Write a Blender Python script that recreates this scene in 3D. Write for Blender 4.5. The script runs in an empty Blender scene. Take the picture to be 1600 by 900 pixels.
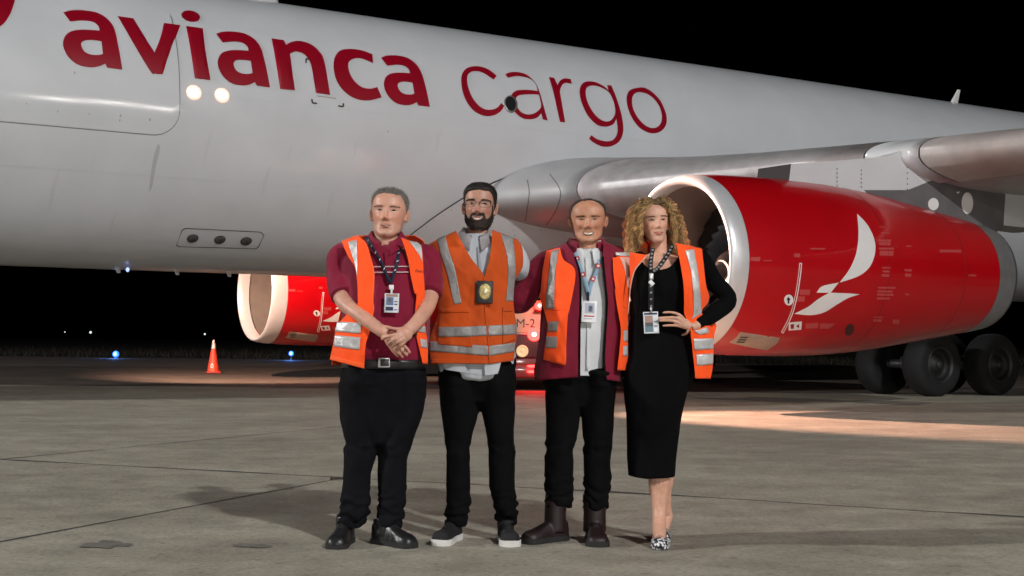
import bpy, bmesh, math, random
import numpy as np
from mathutils import Vector, Matrix
from mathutils.bvhtree import BVHTree
from mathutils.geometry import delaunay_2d_cdt
random.seed(7); RNG = np.random.default_rng(7)
sc = bpy.context.scene
COL = sc.collection

# ------------------------------------------------------------------ camera
FOC, HOR, ROLL, CAMZ = 2101.4, 530.37, 0.0104, 1.02        # focal length in photo pixels, horizon row, roll, height
PITCH = math.atan2(HOR - 450, FOC)
cam = bpy.data.cameras.new('camera'); camo = bpy.data.objects.new('camera', cam); COL.objects.link(camo)
cam.sensor_width = 36; cam.lens = 36 * FOC / 1600; cam.clip_end = 5000; cam.clip_start = 0.05
camo.matrix_world = Matrix.Translation((0, 0, CAMZ)) @ Matrix.Rotation(math.pi/2 + PITCH, 4, 'X') @ Matrix.Rotation(ROLL, 4, 'Z')
sc.camera = camo

# ------------------------------------------------------------------ night sky
w = bpy.data.worlds.new('World'); sc.world = w; w.use_nodes = True
nt = w.node_tree; bg = nt.nodes['Background']
sky = nt.nodes.new('ShaderNodeTexSky'); sky.sky_type = 'NISHITA'; sky.sun_disc = False
sky.sun_elevation = math.radians(-6); sky.sun_rotation = math.radians(150)
nt.links.new(sky.outputs[0], bg.inputs[0]); bg.inputs[1].default_value = 0.006
sc.view_settings.view_transform = 'Standard'; sc.view_settings.look = 'None'
sc.cycles.use_denoising = True
sc.view_settings.exposure = 0; sc.view_settings.gamma = 1

# ------------------------------------------------------------------ floodlights of the apron (on masts behind the photographer), plus an added fill lamp
def lamp(name, kind, loc, power, color, size, target=None, angle=None, blend=.6):
    l = bpy.data.lights.new(name, kind); l.energy = power; l.color = color; l.shadow_soft_size = size
    o = bpy.data.objects.new(name, l); COL.objects.link(o); o.location = loc
    if target is not None:
        o.rotation_euler = (Vector(target) - Vector(loc)).to_track_quat('-Z', 'Y').to_euler()
    if angle: l.spot_size = math.radians(angle); l.spot_blend = blend
    return o
FLOOD = (1.0, .985, .975)
lamp('flood_and_fill_light', 'POINT', (18.6, -25.8, 25.5), 30000, FLOOD, .30)
lamp('flood_and_fill_light', 'POINT', (19.5, -25.2, 25.5), 24000, FLOOD, .30)
lamp('flood_and_fill_light', 'POINT', (-38.0, .4, 15.6), 43000, (1.0, .98, .96), .30)
lamp('flood_and_fill_light', 'POINT', (4.0, -40, 4.6), 14000, (1.0, .955, .91), .5)  # added low frontal fill to brighten the faces, not a known lamp
for az, el, P0 in ((136.2, 7.1, (-6.93, 20.31, 4.60)), (134.1, 8.4, (-6.23, 20.74, 4.63)), (131.9, 7.6, (-5.42, 21.23, 4.60))):    # low row of lamps seen mirrored in the cargo door
    a_, e_ = math.radians(az), math.radians(el)
    lamp('terminal_lamp', 'POINT', (P0[0] + 55*math.cos(e_)*math.sin(a_), P0[1] + 55*math.cos(e_)*math.cos(a_), P0[2] + 55*math.sin(e_)), 2600, (1.0, .95, .88), .35)

# ------------------------------------------------------------------ view helpers: from a point seen in the photograph to the place it stands
Cv = np.array([0, 0, CAMZ])
_cp, _sp, _cr, _sr = math.cos(PITCH), math.sin(PITCH), math.cos(ROLL), math.sin(ROLL)
def ray(u, v):
    a, b = u - 800, v - 450
    x = _cr*a + _sr*b; y = -_sr*a + _cr*b
    return np.array([x/FOC, _cp + y/FOC*_sp, _sp - y/FOC*_cp])
def at(u, v, Y):
    d = ray(u, v); return Cv + d*(Y/d[1])
def onground(u, v, z=0.):
    d = ray(u, v); return Cv + d*((z - CAMZ)/d[2])
# airplane frame: x aft, p to port (towards the camera side), z up
YAW = 1.0235
SA = 1.02/1.1559
AFT = np.array([math.sin(YAW), math.cos(YAW), 0]); PORT = np.array([math.cos(YAW), -math.sin(YAW), 0])
ORG = 24.3374*SA*AFT - 26.5615*SA*PORT
def A(x, p, z): return ORG + x*AFT + p*PORT + np.array([0, 0, z])
def toA(P):
    d = np.asarray(P) - ORG; return np.array([d@AFT, d@PORT, d[2]])
FZ, FR = 4.648, 2.488
def hitcyl(u, v, R=FR):
    d = ray(u, v); o = toA(Cv) - np.array([0, 0, FZ]); dl = np.array([d@AFT, d@PORT, d[2]])
    a = dl[1]**2 + dl[2]**2; b = o[1]*dl[1] + o[2]*dl[2]; c = o[1]**2 + o[2]**2 - R*R
    D = max(b*b - a*c, 0); q = o + dl*((-b - math.sqrt(D))/a)
    return q[0], math.atan2(q[1], q[2])
def hitplane(u, v, p):
    d = ray(u, v); o = toA(Cv); dl = np.array([d@AFT, d@PORT, d[2]]); return o + dl*((p - o[1])/dl[1])
# wing inspection lights on the fuselage sides, ahead of the wing
EZ, EX, EP = 2.136, -9.673, 8.27
WARM = (1.0, .60, .42)
def scan_pos(u, v, out, side=1):
    x, t = hitcyl(u, v); return A(x, side*(FR + out)*math.sin(t), FZ + (FR + out)*math.cos(t))
lamp('wing_inspection_light', 'SPOT', scan_pos(303, 144.5, .16), 800, WARM, .05, A(-8.9, 7.9, 2.0), 50, .7)
lamp('wing_inspection_light', 'SPOT', scan_pos(347, 149, .16), 23000, (1.0, .53, .39), .05, (6.4, 16.9, 0), 30, .5)
lamp('wing_inspection_light', 'SPOT', scan_pos(325, 147, .16, -1), 9000, WARM, .05, A(-9.4, -8.2, 1.2), 64, .8)

# ------------------------------------------------------------------ noise
def _h(ix, iy, iz):
    n = (ix*374761393 + iy*668265263 + iz*1274126177) & 0xffffffff
    n = ((n ^ (n >> 13))*1274126177) & 0xffffffff
    return ((n ^ (n >> 16)) & 0xffff)/32767.5 - 1
def noise(P):
    P = np.asarray(P, float); i = np.floor(P).astype(np.int64); f = P - i; f = f*f*f*(f*(f*6 - 15) + 10)
    r = 0
    for a in (0, 1):
        for b in (0, 1):
            for c in (0, 1):
                wgt = (f[..., 0] if a else 1 - f[..., 0])*(f[..., 1] if b else 1 - f[..., 1])*(f[..., 2] if c else 1 - f[..., 2])
                r = r + wgt*_h(i[..., 0] + a, i[..., 1] + b, i[..., 2] + c)
    return r
def fbm(P, octv=3):
    P = np.asarray(P, float); r = 0; a = 1
    for k in range(octv): r = r + a*noise(P*2**k + 17.3*k); a *= .5
    return r

# ------------------------------------------------------------------ materials
def rgb(r, g, b):
    f = lambda c: (c/255/12.92 if c <= 10 else ((c/255 + .055)/1.055)**2.4)
    return (f(r), f(g), f(b))
MATS = {}
def mat(name, col, rough=.6, metal=0., var=.0, vscale=8., bump=.0, bscale=200., coat=0., coatr=.1, spec=.5, emit=None, estr=0., sheen=0., attr=None, sss=0., stretch=None):
    if name in MATS: return MATS[name]
    m = bpy.data.materials.new(name); m.use_nodes = True; n = m.node_tree.nodes; L = m.node_tree.links
    b = n['Principled BSDF']; b.inputs['Base Color'].default_value = (*col, 1); b.inputs['Roughness'].default_value = rough
    b.inputs['Metallic'].default_value = metal; b.inputs['Coat Weight'].default_value = coat; b.inputs['Coat Roughness'].default_value = coatr
    b.inputs['Specular IOR Level'].default_value = spec; b.inputs['Sheen Weight'].default_value = sheen
    if sss: b.inputs['Subsurface Weight'].default_value = sss; b.inputs['Subsurface Radius'].default_value = (.010, .004, .002); b.inputs['Subsurface Scale'].default_value = .6
    if emit: b.inputs['Emission Color'].default_value = (*emit, 1); b.inputs['Emission Strength'].default_value = estr
    tc = n.new('ShaderNodeTexCoord'); src = tc.outputs['Object']
    if stretch:
        mp = n.new('ShaderNodeMapping'); mp.inputs['Scale'].default_value = stretch; L.new(src, mp.inputs[0]); src = mp.outputs[0]
    base = None
    if attr:
        at_ = n.new('ShaderNodeAttribute'); at_.attribute_name = attr; base = at_.outputs['Color']; L.new(base, b.inputs['Base Color'])
    if var:
        t = n.new('ShaderNodeTexNoise'); t.inputs['Scale'].default_value = vscale; t.inputs['Detail'].default_value = 5; L.new(src, t.inputs['Vector'])
        mr = n.new('ShaderNodeMapRange'); mr.inputs[1].default_value = .3; mr.inputs[2].default_value = .7
        mr.inputs[3].default_value = 1 - var; mr.inputs[4].default_value = 1 + var; L.new(t.outputs[0], mr.inputs[0])
        mx = n.new('ShaderNodeMix'); mx.data_type = 'RGBA'; mx.blend_type = 'MULTIPLY'; mx.inputs[0].default_value = 1
        if base is not None: L.new(base, mx.inputs[6])
        else: mx.inputs[6].default_value = (*col, 1)
        L.new(mr.outputs[0], mx.inputs[7]); L.new(mx.outputs[2], b.inputs['Base Color'])
    if bump:
        t = n.new('ShaderNodeTexNoise'); t.inputs['Scale'].default_value = bscale; t.inputs['Detail'].default_value = 3; L.new(src, t.inputs['Vector'])
        bp = n.new('ShaderNodeBump'); bp.inputs['Strength'].default_value = bump; bp.inputs['Distance'].default_value = .01
        L.new(t.outputs[0], bp.inputs['Height']); L.new(bp.outputs[0], b.inputs['Normal'])
    MATS[name] = m; return m

# ------------------------------------------------------------------ object helpers
def props(o, label=None, cat=None, group=None, kind=None):
    if label: o['label'] = label
    if cat: o['category'] = cat
    if group: o['group'] = group
    if kind: o['kind'] = kind
    return o
def thing(name, loc, label, cat, group=None, M=None):
    o = bpy.data.objects.new(name, None); COL.objects.link(o); o.empty_display_size = .2
    if M is not None: o.matrix_world = M
    else: o.location = loc
    o['_inv'] = 0
    del o['_inv']
    INV[o.name] = np.array((M if M is not None else Matrix.Translation(Vector(loc))).inverted())
    return props(o, label, cat, group)
INV = {}
def obj(name, V, F, m, parent=None, smooth=True, solid=0., mids=None, colors=None, solidoff=0.):
    V = np.asarray(V, float).reshape(-1, 3)
    if parent is not None:
        I = INV[parent.name]; V = V@I[:3, :3].T + I[:3, 3]
    me = bpy.data.meshes.new(name); me.from_pydata(V.tolist(), [], [list(map(int, f)) for f in F]); me.update()
    for k in (m if isinstance(m, (list, tuple)) else [m]): me.materials.append(k)
    if mids is not None: me.polygons.foreach_set('material_index', np.asarray(mids, np.int32))
    me.polygons.foreach_set('use_smooth', np.full(len(me.polygons), smooth))
    if colors is not None:
        a = me.color_attributes.new('Col', 'FLOAT_COLOR', 'POINT')
        c = np.ones((len(V), 4)); c[:, :3] = colors; a.data.foreach_set('color', c.ravel())
    o = bpy.data.objects.new(name, me); COL.objects.link(o)
    if parent is not None: o.parent = parent; INV[o.name] = INV[parent.name]
    else: INV[o.name] = np.eye(4)
    if solid:
        s = o.modifiers.new('thickness', 'SOLIDIFY'); s.thickness = solid; s.offset = solidoff
    return o
def join(parts):
    V = []; F = []; k = 0
    for v, f in parts:
        V.append(np.asarray(v, float)); F += [[i + k for i in q] for q in f]; k += len(v)
    return np.concatenate(V), F
def grid(P, cu=False, cv=False):
    P = np.asarray(P); n, m = P.shape[:2]; F = []
    for i in range(n if cu else n - 1):
        for j in range(m if cv else m - 1):
            a, b = i, (i + 1) % n; c, d = j, (j + 1) % m
            F.append([a*m + c, a*m + d, b*m + d, b*m + c])
    return P.reshape(-1, 3), F
def cap(VF, ring_idx, rev=False):
    V, F = VF; F.append(list(ring_idx)[::-1] if rev else list(ring_idx)); return V, F
def closed_loft(P):
    P = np.asarray(P); n, m = P.shape[:2]; V, F = grid(P, False, True)
    F.append(list(range(m))); F.append(list(range((n - 1)*m, n*m))[::-1]); return V, F
def tube(pts, rad, sides=12, caps=True, flat=None, up=None):
    pts = np.asarray(pts, float); n = len(pts); rad = np.broadcast_to(np.asarray(rad, float), (n,)) if np.ndim(rad) < 1 or len(np.atleast_1d(rad)) == n else rad
    T = np.gradient(pts, axis=0); T /= np.linalg.norm(T, axis=1)[:, None] + 1e-12
    u = np.array([0, 0, 1.]) if up is None else np.asarray(up, float)
    if abs(T[0]@u) > .95: u = np.array([1., 0, 0])
    ring = []
    x = u - T[0]*(T[0]@u); x /= np.linalg.norm(x)
    for i in range(n):
        x = x - T[i]*(T[i]@x); x /= np.linalg.norm(x); y = np.cross(T[i], x)
        a = np.arange(sides)*2*math.pi/sides; fl = 1 if flat is None else flat
        ring.append(pts[i] + rad[i]*(np.cos(a)[:, None]*x*fl + np.sin(a)[:, None]*y))
    P = np.array(ring)
    return closed_loft(P) if caps else grid(P, False, True)
def ellipsoid(c, r, R=None, n=16, m=24):
    th = np.linspace(.02, math.pi - .02, n); ph = np.arange(m)*2*math.pi/m
    P = np.stack([np.outer(np.sin(th), np.cos(ph))*r[0], np.outer(np.sin(th), np.sin(ph))*r[1], np.outer(np.cos(th), np.ones(m))*r[2]], -1)
    if R is not None: P = P@np.asarray(R).T
    return closed_loft(P + np.asarray(c))
def box(c, s, R=None, bev=0.):
    x, y, z = np.asarray(s)/2; b = min(bev, x*.9, y*.9, z*.9)
    if b <= 0:
        V = np.array([[i*x, j*y, k*z] for k in (-1, 1) for j in (-1, 1) for i in (-1, 1)])
        F = [[0, 2, 3, 1], [4, 5, 7, 6], [0, 1, 5, 4], [2, 6, 7, 3], [0, 4, 6, 2], [1, 3, 7, 5]]
    else:
        bm = bmesh.new(); bmesh.ops.create_cube(bm, size=1)
        for v in bm.verts: v.co = (v.co.x*2*x, v.co.y*2*y, v.co.z*2*z)
        bmesh.ops.bevel(bm, geom=bm.edges[:], offset=b, segments=2, affect='EDGES', profile=.6)
        bm.verts.index_update(); V = np.array([v.co[:] for v in bm.verts]); F = [[v.index for v in f.verts] for f in bm.faces]; bm.free()
    if R is not None: V = V@np.asarray(R).T
    return V + np.asarray(c), F
def revolve(prof, o, ax, n=64, closed=False):
    ax = np.asarray(ax, float); ax /= np.linalg.norm(ax); u = np.cross(ax, [0, 0, 1.])
    if np.linalg.norm(u) < .1: u = np.array([1., 0, 0])
    u /= np.linalg.norm(u); v = np.cross(ax, u); a = np.arange(n)*2*math.pi/n
    P = np.array([np.asarray(o) + x*ax + r*(np.cos(a)[:, None]*u + np.sin(a)[:, None]*v) for x, r in prof])
    return grid(P, closed, True)
def rot(axis, deg): return np.array(Matrix.Rotation(math.radians(deg), 3, axis))
def interp(x, xs, ys):                                   # smooth monotone (PCHIP) interpolation
    xs = np.asarray(xs, float); ys = np.asarray(ys, float)
    if xs[0] > xs[-1]: xs = xs[::-1]; ys = ys[::-1]
    if len(xs) == 2: return np.interp(x, xs, ys)
    h = np.diff(xs); d = np.diff(ys)/h; m = np.zeros_like(ys); m[0] = d[0]; m[-1] = d[-1]
    for i in range(1, len(xs) - 1):
        if d[i-1]*d[i] > 0:
            w1 = 2*h[i] + h[i-1]; w2 = h[i] + 2*h[i-1]; m[i] = (w1 + w2)/(w1/d[i-1] + w2/d[i])
    x = np.clip(np.asarray(x, float), xs[0], xs[-1]); i = np.clip(np.searchsorted(xs, x) - 1, 0, len(xs) - 2)
    t = (x - xs[i])/h[i]; t2 = t*t; t3 = t2*t
    return (2*t3 - 3*t2 + 1)*ys[i] + (t3 - 2*t2 + t)*h[i]*m[i] + (3*t2 - 2*t3)*ys[i+1] + (t3 - t2)*h[i]*m[i+1]
def poly_resample(pts, n):                               # n points along a polyline, softly curved
    pts = np.asarray(pts, float)
    if len(pts) > 2: pts = cat_rom(pts)
    s = np.r_[0, np.cumsum(np.linalg.norm(np.diff(pts, axis=0), axis=1))]; t = np.linspace(0, s[-1], n)
    return np.stack([np.interp(t, s, pts[:, k]) for k in range(pts.shape[1])], -1)
def cat_rom(pts, k=6, closed=False):
    pts = np.asarray(pts, float); n = len(pts); out = []
    for i in range(n if closed else n - 1):
        p1, p2 = pts[i], pts[(i+1) % n]
        p0 = pts[i-1] if (i > 0 or closed) else 2*p1 - p2; p3 = pts[(i+2) % n] if (i + 2 < n or closed) else 2*p2 - p1
        for t in np.arange(k)/k:
            out.append(.5*(2*p1 + (p2 - p0)*t + (2*p0 - 5*p1 + 4*p2 - p3)*t*t + (3*p1 - p0 - 3*p2 + p3)*t**3))
    if not closed: out.append(pts[-1])
    return np.array(out)
def outline(pts, scale=1., off=(0, 0), k=5):             # closed outline; points with a third entry are corners
    n = len(pts); P = np.array([[q[0]/scale + off[0], q[1]/scale + off[1]] for q in pts], float); c = [len(q) > 2 for q in pts]
    if not any(c): return cat_rom(P, k, True)
    s = c.index(True); P = np.roll(P, -s, 0); c = c[s:] + c[:s]; out = []; seg = [P[0]]
    for i in range(1, n + 1):
        seg.append(P[i % n])
        if c[i % n]:
            out.append(cat_rom(np.array(seg), k)[:-1] if len(seg) > 2 else np.array(seg[:1])); seg = [P[i % n]]
    return np.concatenate(out)
def ell2(c, rx, ry, ang=0, n=28):
    a = np.arange(n)*2*math.pi/n; x, y = rx*np.cos(a), ry*np.sin(a); t = math.radians(ang)
    return np.stack([c[0] + x*math.cos(t) - y*math.sin(t), c[1] + x*math.sin(t) + y*math.cos(t)], -1)
def inside(P, poly):
    x, y = P[:, 0][:, None], P[:, 1][:, None]; a = poly; b = np.roll(poly, -1, 0)
    cond = (a[:, 1] > y) != (b[:, 1] > y)
    with np.errstate(divide='ignore', invalid='ignore'):
        xi = (b[:, 0] - a[:, 0])*(y - a[:, 1])/(b[:, 1] - a[:, 1]) + a[:, 0]
    return (np.sum(cond & (x < xi), 1) % 2) == 1
def fill2d(out, holes=(), res=4.):
    loops = [np.asarray(out)] + [np.asarray(h) for h in holes]; V = []; E = []
    for l in loops:
        k = len(V); V += [Vector(p) for p in l]; E += [(k + i, k + (i + 1) % len(l)) for i in range(len(l))]
    lo, hi = loops[0].min(0), loops[0].max(0)
    gx, gy = np.meshgrid(np.arange(lo[0] + res*.5, hi[0], res), np.arange(lo[1] + res*.5, hi[1], res)); G = np.stack([gx.ravel(), gy.ravel()], -1)
    if len(G):
        ok = inside(G, loops[0])
        for h in loops[1:]: ok &= ~inside(G, h)
        allp = np.concatenate(loops); G = G[ok]
        if len(G):
            dmin = np.array([np.min(np.sum((allp - g)**2, 1)) for g in G]); G = G[dmin > (res*.35)**2]
        V += [Vector(p) for p in G]
    v, e, f, *_ = delaunay_2d_cdt(V, E, [], 0, 1e-7)
    P = np.array([p[:] for p in v]); cen = np.array([P[list(t)].mean(0) for t in f]); ok = inside(cen, loops[0])
    for h in loops[1:]: ok &= ~inside(cen, h)
    return P, [list(t) for t, k in zip(f, ok) if k]
def bvh_of(V, F): return BVHTree.FromPolygons([Vector(p) for p in V], [list(f) for f in F])
def trace(bvh, out, holes=(), off=.004, res=6.):         # lay a flat print on the surface it is printed on
    P, F = fill2d(out, holes, res); V = []; last = None
    for u, v in P:
        d = Vector(ray(u, v)).normalized(); h = bvh.ray_cast(Vector(Cv), d)
        if h[0] is None: q = last if last is not None else Vector(at(u, v, 20))
        else: q = h[0] + (h[1] if h[1].dot(d) < 0 else -h[1])*off; last = q
        V.append(q[:])
    return V, [f[::-1] for f in F]
def line_px(pts, wpx, n=None):                           # outline of a thin drawn line
    P = cat_rom(pts, 6) if len(pts) > 2 else np.asarray(pts, float)
    T = np.gradient(P, axis=0); T /= np.linalg.norm(T, axis=1)[:, None]; N = np.stack([-T[:, 1], T[:, 0]], -1)*wpx/2
    return np.concatenate([P + N, (P - N)[::-1]])
def remesh(parts, voxel, smooth=0):
    V, F = join(parts); me = bpy.data.meshes.new('t'); me.from_pydata(np.asarray(V).tolist(), [], [list(map(int, f)) for f in F])
    bm = bmesh.new(); bm.from_mesh(me); bmesh.ops.recalc_face_normals(bm, faces=bm.faces[:]); bm.to_mesh(me); bm.free()
    o = bpy.data.objects.new('t', me); COL.objects.link(o)
    r = o.modifiers.new('r', 'REMESH'); r.mode = 'VOXEL'; r.voxel_size = voxel
    if smooth:
        s = o.modifiers.new('s', 'SMOOTH'); s.factor = .5; s.iterations = smooth
    dg = bpy.context.evaluated_depsgraph_get(); e = o.evaluated_get(dg); m2 = e.to_mesh()
    n = len(m2.vertices); co = np.empty(n*3); m2.vertices.foreach_get('co', co); no = np.empty(n*3); m2.vertices.foreach_get('normal', no)
    Fq = [list(p.vertices) for p in m2.polygons]; e.to_mesh_clear(); bpy.data.objects.remove(o); bpy.data.meshes.remove(me)
    return co.reshape(-1, 3), no.reshape(-1, 3), Fq
# ================================================================== THE GROUND
def concrete(name, c1, c2, dark, sc_=1.0):
    m = bpy.data.materials.new(name); m.use_nodes = True; n = m.node_tree.nodes; L = m.node_tree.links; b = n['Principled BSDF']
    tc = n.new('ShaderNodeTexCoord'); mp = n.new('ShaderNodeMapping'); mp.inputs['Scale'].default_value = (sc_, sc_, sc_); L.new(tc.outputs['Object'], mp.inputs[0])
    def nz(s, d, r=.6, vec=mp.outputs[0]):
        t = n.new('ShaderNodeTexNoise'); t.inputs['Scale'].default_value = s; t.inputs['Detail'].default_value = d; t.inputs['Roughness'].default_value = r; L.new(vec, t.inputs['Vector']); return t
    def ramp(src, p0, p1, c0, c1_):
        r = n.new('ShaderNodeValToRGB'); r.color_ramp.elements[0].position = p0; r.color_ramp.elements[1].position = p1
        r.color_ramp.elements[0].color = (*c0, 1); r.color_ramp.elements[1].color = (*c1_, 1); L.new(src, r.inputs[0]); return r
    def mix(a, bb, f, mode='MIX'):
        x = n.new('ShaderNodeMix'); x.data_type = 'RGBA'; x.blend_type = mode; L.new(a, x.inputs[6]); L.new(bb, x.inputs[7])
        if isinstance(f, float): x.inputs[0].default_value = f
        else: L.new(f, x.inputs[0])
        return x.outputs[2]
    big = nz(.55, 6, .62); mid = nz(3.2, 8, .7); fine = nz(34, 8, .85); st = n.new('ShaderNodeMapping'); st.inputs['Scale'].default_value = (.7, 1.1, 1); st.inputs['Rotation'].default_value = (0, 0, .35); L.new(tc.outputs['Object'], st.inputs[0])
    streak = nz(1.3, 6, .65, st.outputs[0])
    base = ramp(big.outputs[0], .32, .68, c1, c2).outputs[0]
    base = mix(base, ramp(mid.outputs[0], .3, .72, (.62, .62, .62), (1.22, 1.21, 1.18)).outputs[0], .8, 'MULTIPLY')
    base = mix(base, ramp(fine.outputs[0], .3, .7, (.52, .52, .51), (1.45, 1.45, 1.43)).outputs[0], .85, 'MULTIPLY')
    base = mix(base, ramp(streak.outputs[0], .40, .66, (1, 1, 1), dark).outputs[0], .75, 'MULTIPLY')
    spots = nz(1.05, 3, .5); base = mix(base, ramp(spots.outputs[0], .70, .76, (1, 1, 1), (.6, .58, .55)).outputs[0], .7, 'MULTIPLY')
    for s_, lo, hi, cc in ((11, .60, .66, (.70, .69, .68)), (26, .60, .68, (.66, .65, .64)), (19, .62, .70, (1.28, 1.27, 1.24)), (60, .62, .70, (.6, .6, .6))):
        base = mix(base, ramp(nz(s_, 4, .6).outputs[0], lo, hi, (1, 1, 1), cc).outputs[0], .8, 'MULTIPLY')
    L.new(base, b.inputs['Base Color'])
    rr = ramp(mid.outputs[0], .3, .7, (.62,)*3, (.86,)*3); L.new(rr.outputs[0], b.inputs['Roughness']); b.inputs['Specular IOR Level'].default_value = .35
    bp = n.new('ShaderNodeBump'); bp.inputs['Strength'].default_value = .55; bp.inputs['Distance'].default_value = .012
    ad = n.new('ShaderNodeMath'); ad.operation = 'ADD'; L.new(mid.outputs[0], ad.inputs[0]); L.new(fine.outputs[0], ad.inputs[1]); L.new(ad.outputs[0], bp.inputs['Height']); L.new(bp.outputs[0], b.inputs['Normal'])
    return m
M_CONC = concrete('concrete', (.315, .295, .243), (.430, .403, .338), (.76, .75, .735))
M_SHOULDER = concrete('worn_asphalt', (.15, .125, .11), (.21, .175, .155), (.55, .5, .48), .7)
M_SOIL = mat('dark_soil', (.03, .024, .02), .95, var=.3, vscale=.4)
M_GRASS = mat('dry_grass', (.014, .010, .007), .9, var=.4, vscale=2)
M_GRASSB = mat('grass_blade', (.016, .013, .007), .8, var=.3, vscale=3)

ground = obj('ground', [(-900, -80, -.04), (900, -80, -.04), (900, 2500, -.04), (-900, 2500, -.04)], [[0, 1, 2, 3]], M_SOIL, smooth=False); props(ground, kind='structure')
def slab(poly, z=0., t=.036, name='concrete_slab', m=None):
    n = len(poly); c = np.mean(poly, 0); V = []
    P = [np.array(p, float) for p in poly]
    bm = bmesh.new(); top = [bm.verts.new((p[0], p[1], z)) for p in P]; f = bm.faces.new(top)
    if f.normal.z < 0: bmesh.ops.reverse_faces(bm, faces=[f])
    g = bmesh.ops.extrude_face_region(bm, geom=[f]); vs = [v for v in g['geom'] if isinstance(v, bmesh.types.BMVert)]
    f.normal_update()
    for v in vs: v.co.z = z
    for v in top: v.co.z = z - t
    bmesh.ops.recalc_face_normals(bm, faces=bm.faces[:])
    bm.verts.index_update(); V = [v.co[:] for v in bm.verts]; F = [[v.index for v in q.verts] for q in bm.faces]; bm.free()
    return obj(name, V, F, m or M_CONC, ground, smooth=False)
G = .009                                                 # half joint width
pA = onground(0, 718)[:2]; pB = onground(540, 746.5)[:2]; pC = onground(1065, 775)[:2]; pD = onground(1600, 808)[:2]
la = pA + (pA - pB)*9; lb = pD + (pD - pC)*7
L2 = [la, pA, pB, pC, pD, lb]
rough = []
for a, b in zip(L2[:-1], L2[1:]):
    k = max(2, int(np.linalg.norm(b - a)/.12)) if np.linalg.norm(b - a) < 8 else 3
    for t in np.arange(k)/k: rough.append(a + (b - a)*t)
rough.append(lb); rough = np.array(rough); up2 = np.array([.36, .93])
wob = np.array([fbm(np.array([p[0]*2.1, p[1]*2.1, 3.]), 3) for p in rough])*.012
mid2 = rough + wob[:, None]*up2
a1 = onground(0, 847)[:2]; b1 = onground(533, 747.5)[:2]; d1 = (b1 - a1)/np.linalg.norm(b1 - a1); e1 = a1 - d1*60
i1 = int(np.argmin(np.linalg.norm(mid2 - b1, axis=1)))
pr = np.array([d1[1], -d1[0]])
far2 = mid2 + up2*G; near2 = mid2 - up2*G
jn = mid2[i1] - up2*G
ln = np.array([a1 + d1*t for t in np.linspace(-58, -.2 + np.linalg.norm(jn - a1), 60)]); ln[1:-1] += pr*np.array([fbm(np.array([t*.9, 1., 9.]), 2) for t in range(58)])[:, None]*.006
slab([*near2[:i1], *(ln[::-1] - pr*G)])
slab([*(ln + pr*G), *near2[i1 + 1:], lb - up2*0 + np.array([0, -70])])
a3 = onground(0, 716.5)[:2]; b3 = onground(545, 664.5)[:2]; d3 = (b3 - a3)/np.linalg.norm(b3 - a3); p3 = np.array([d3[1], -d3[0]])
i3 = int(np.argmin(np.linalg.norm(mid2 - a3, axis=1))); YF = 27.3
ee = far2[i3] + d3*((YF - far2[i3][1])/d3[1])
slab([*far2[:i3 + 1][::-1], far2[i3] - p3*.004, ee - p3*.005, (-90, YF), (-90, far2[0][1])][::1])
slab([far2[i3] + p3*.004, *far2[i3 + 1:], (90, far2[-1][1]), (90, YF), ee + p3*.005])
shoulder = obj('shoulder', [(-300, YF + .06, -.006), (300, YF + .06, -.006), (300, 63, -.006), (-300, 63, -.006)], [[0, 1, 2, 3]], M_SHOULDER, smooth=False); props(shoulder, kind='structure')
lawn = obj('grass_verge', [(-500, 63, 0), (500, 63, 0), (900, 900, 0), (-900, 900, 0)], [[0, 1, 2, 3]], M_GRASS, smooth=False); props(lawn, kind='structure')
V = []; F = []
for i in range(9000):
    y = 63 + 30*random.random()**2.2; x = random.uniform(-.45, .45)*y; hh = random.uniform(.10, .38); a = random.uniform(0, 6.28); k = len(V); wv = random.uniform(.02, .05)
    V += [(x - wv*math.cos(a), y - wv*math.sin(a), -.01), (x + wv*math.cos(a), y + wv*math.sin(a), -.01), (x + random.gauss(0, .1), y + random.gauss(0, .1), hh)]; F.append([k, k + 1, k + 2])
props(obj('grass', V, F, M_GRASSB, smooth=False), kind='stuff')
# worn bitumen filler in the joints
M_FILL = mat('joint_filler', (.055, .052, .047), .85, var=.3, vscale=8)
def filler(line, nrm, wd, seed):
    L = np.asarray(line); k = np.array([wd*np.maximum(.42, .75 + 1.1*fbm(np.array([q[0]*1.3, q[1]*1.3, seed]), 3)) for q in L])[:, None]
    V, F = grid(np.stack([np.c_[L - nrm*k, np.full(len(L), .0018)], np.c_[L + nrm*k, np.full(len(L), .0018)]], 1)); obj('joint_filler', V, F, M_FILL, ground, smooth=False)
sel = (mid2[:, 0] > -9) & (mid2[:, 0] < 7)
filler(mid2[sel], up2, .024, 1.); filler(ln[(ln[:, 1] > 1)], pr, .0115, 2.)
filler(np.array([far2[i3] + d3*t for t in np.linspace(0, (YF - far2[i3][1])/d3[1], 90)]), p3, .012, 3.)
filler(np.array([[x, YF + .03 + .05*fbm(np.array([x*.8, 0, 5.]), 3)] for x in np.linspace(-40, 40, 400)]), np.array([0, 1.]), .16, 4.)
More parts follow.
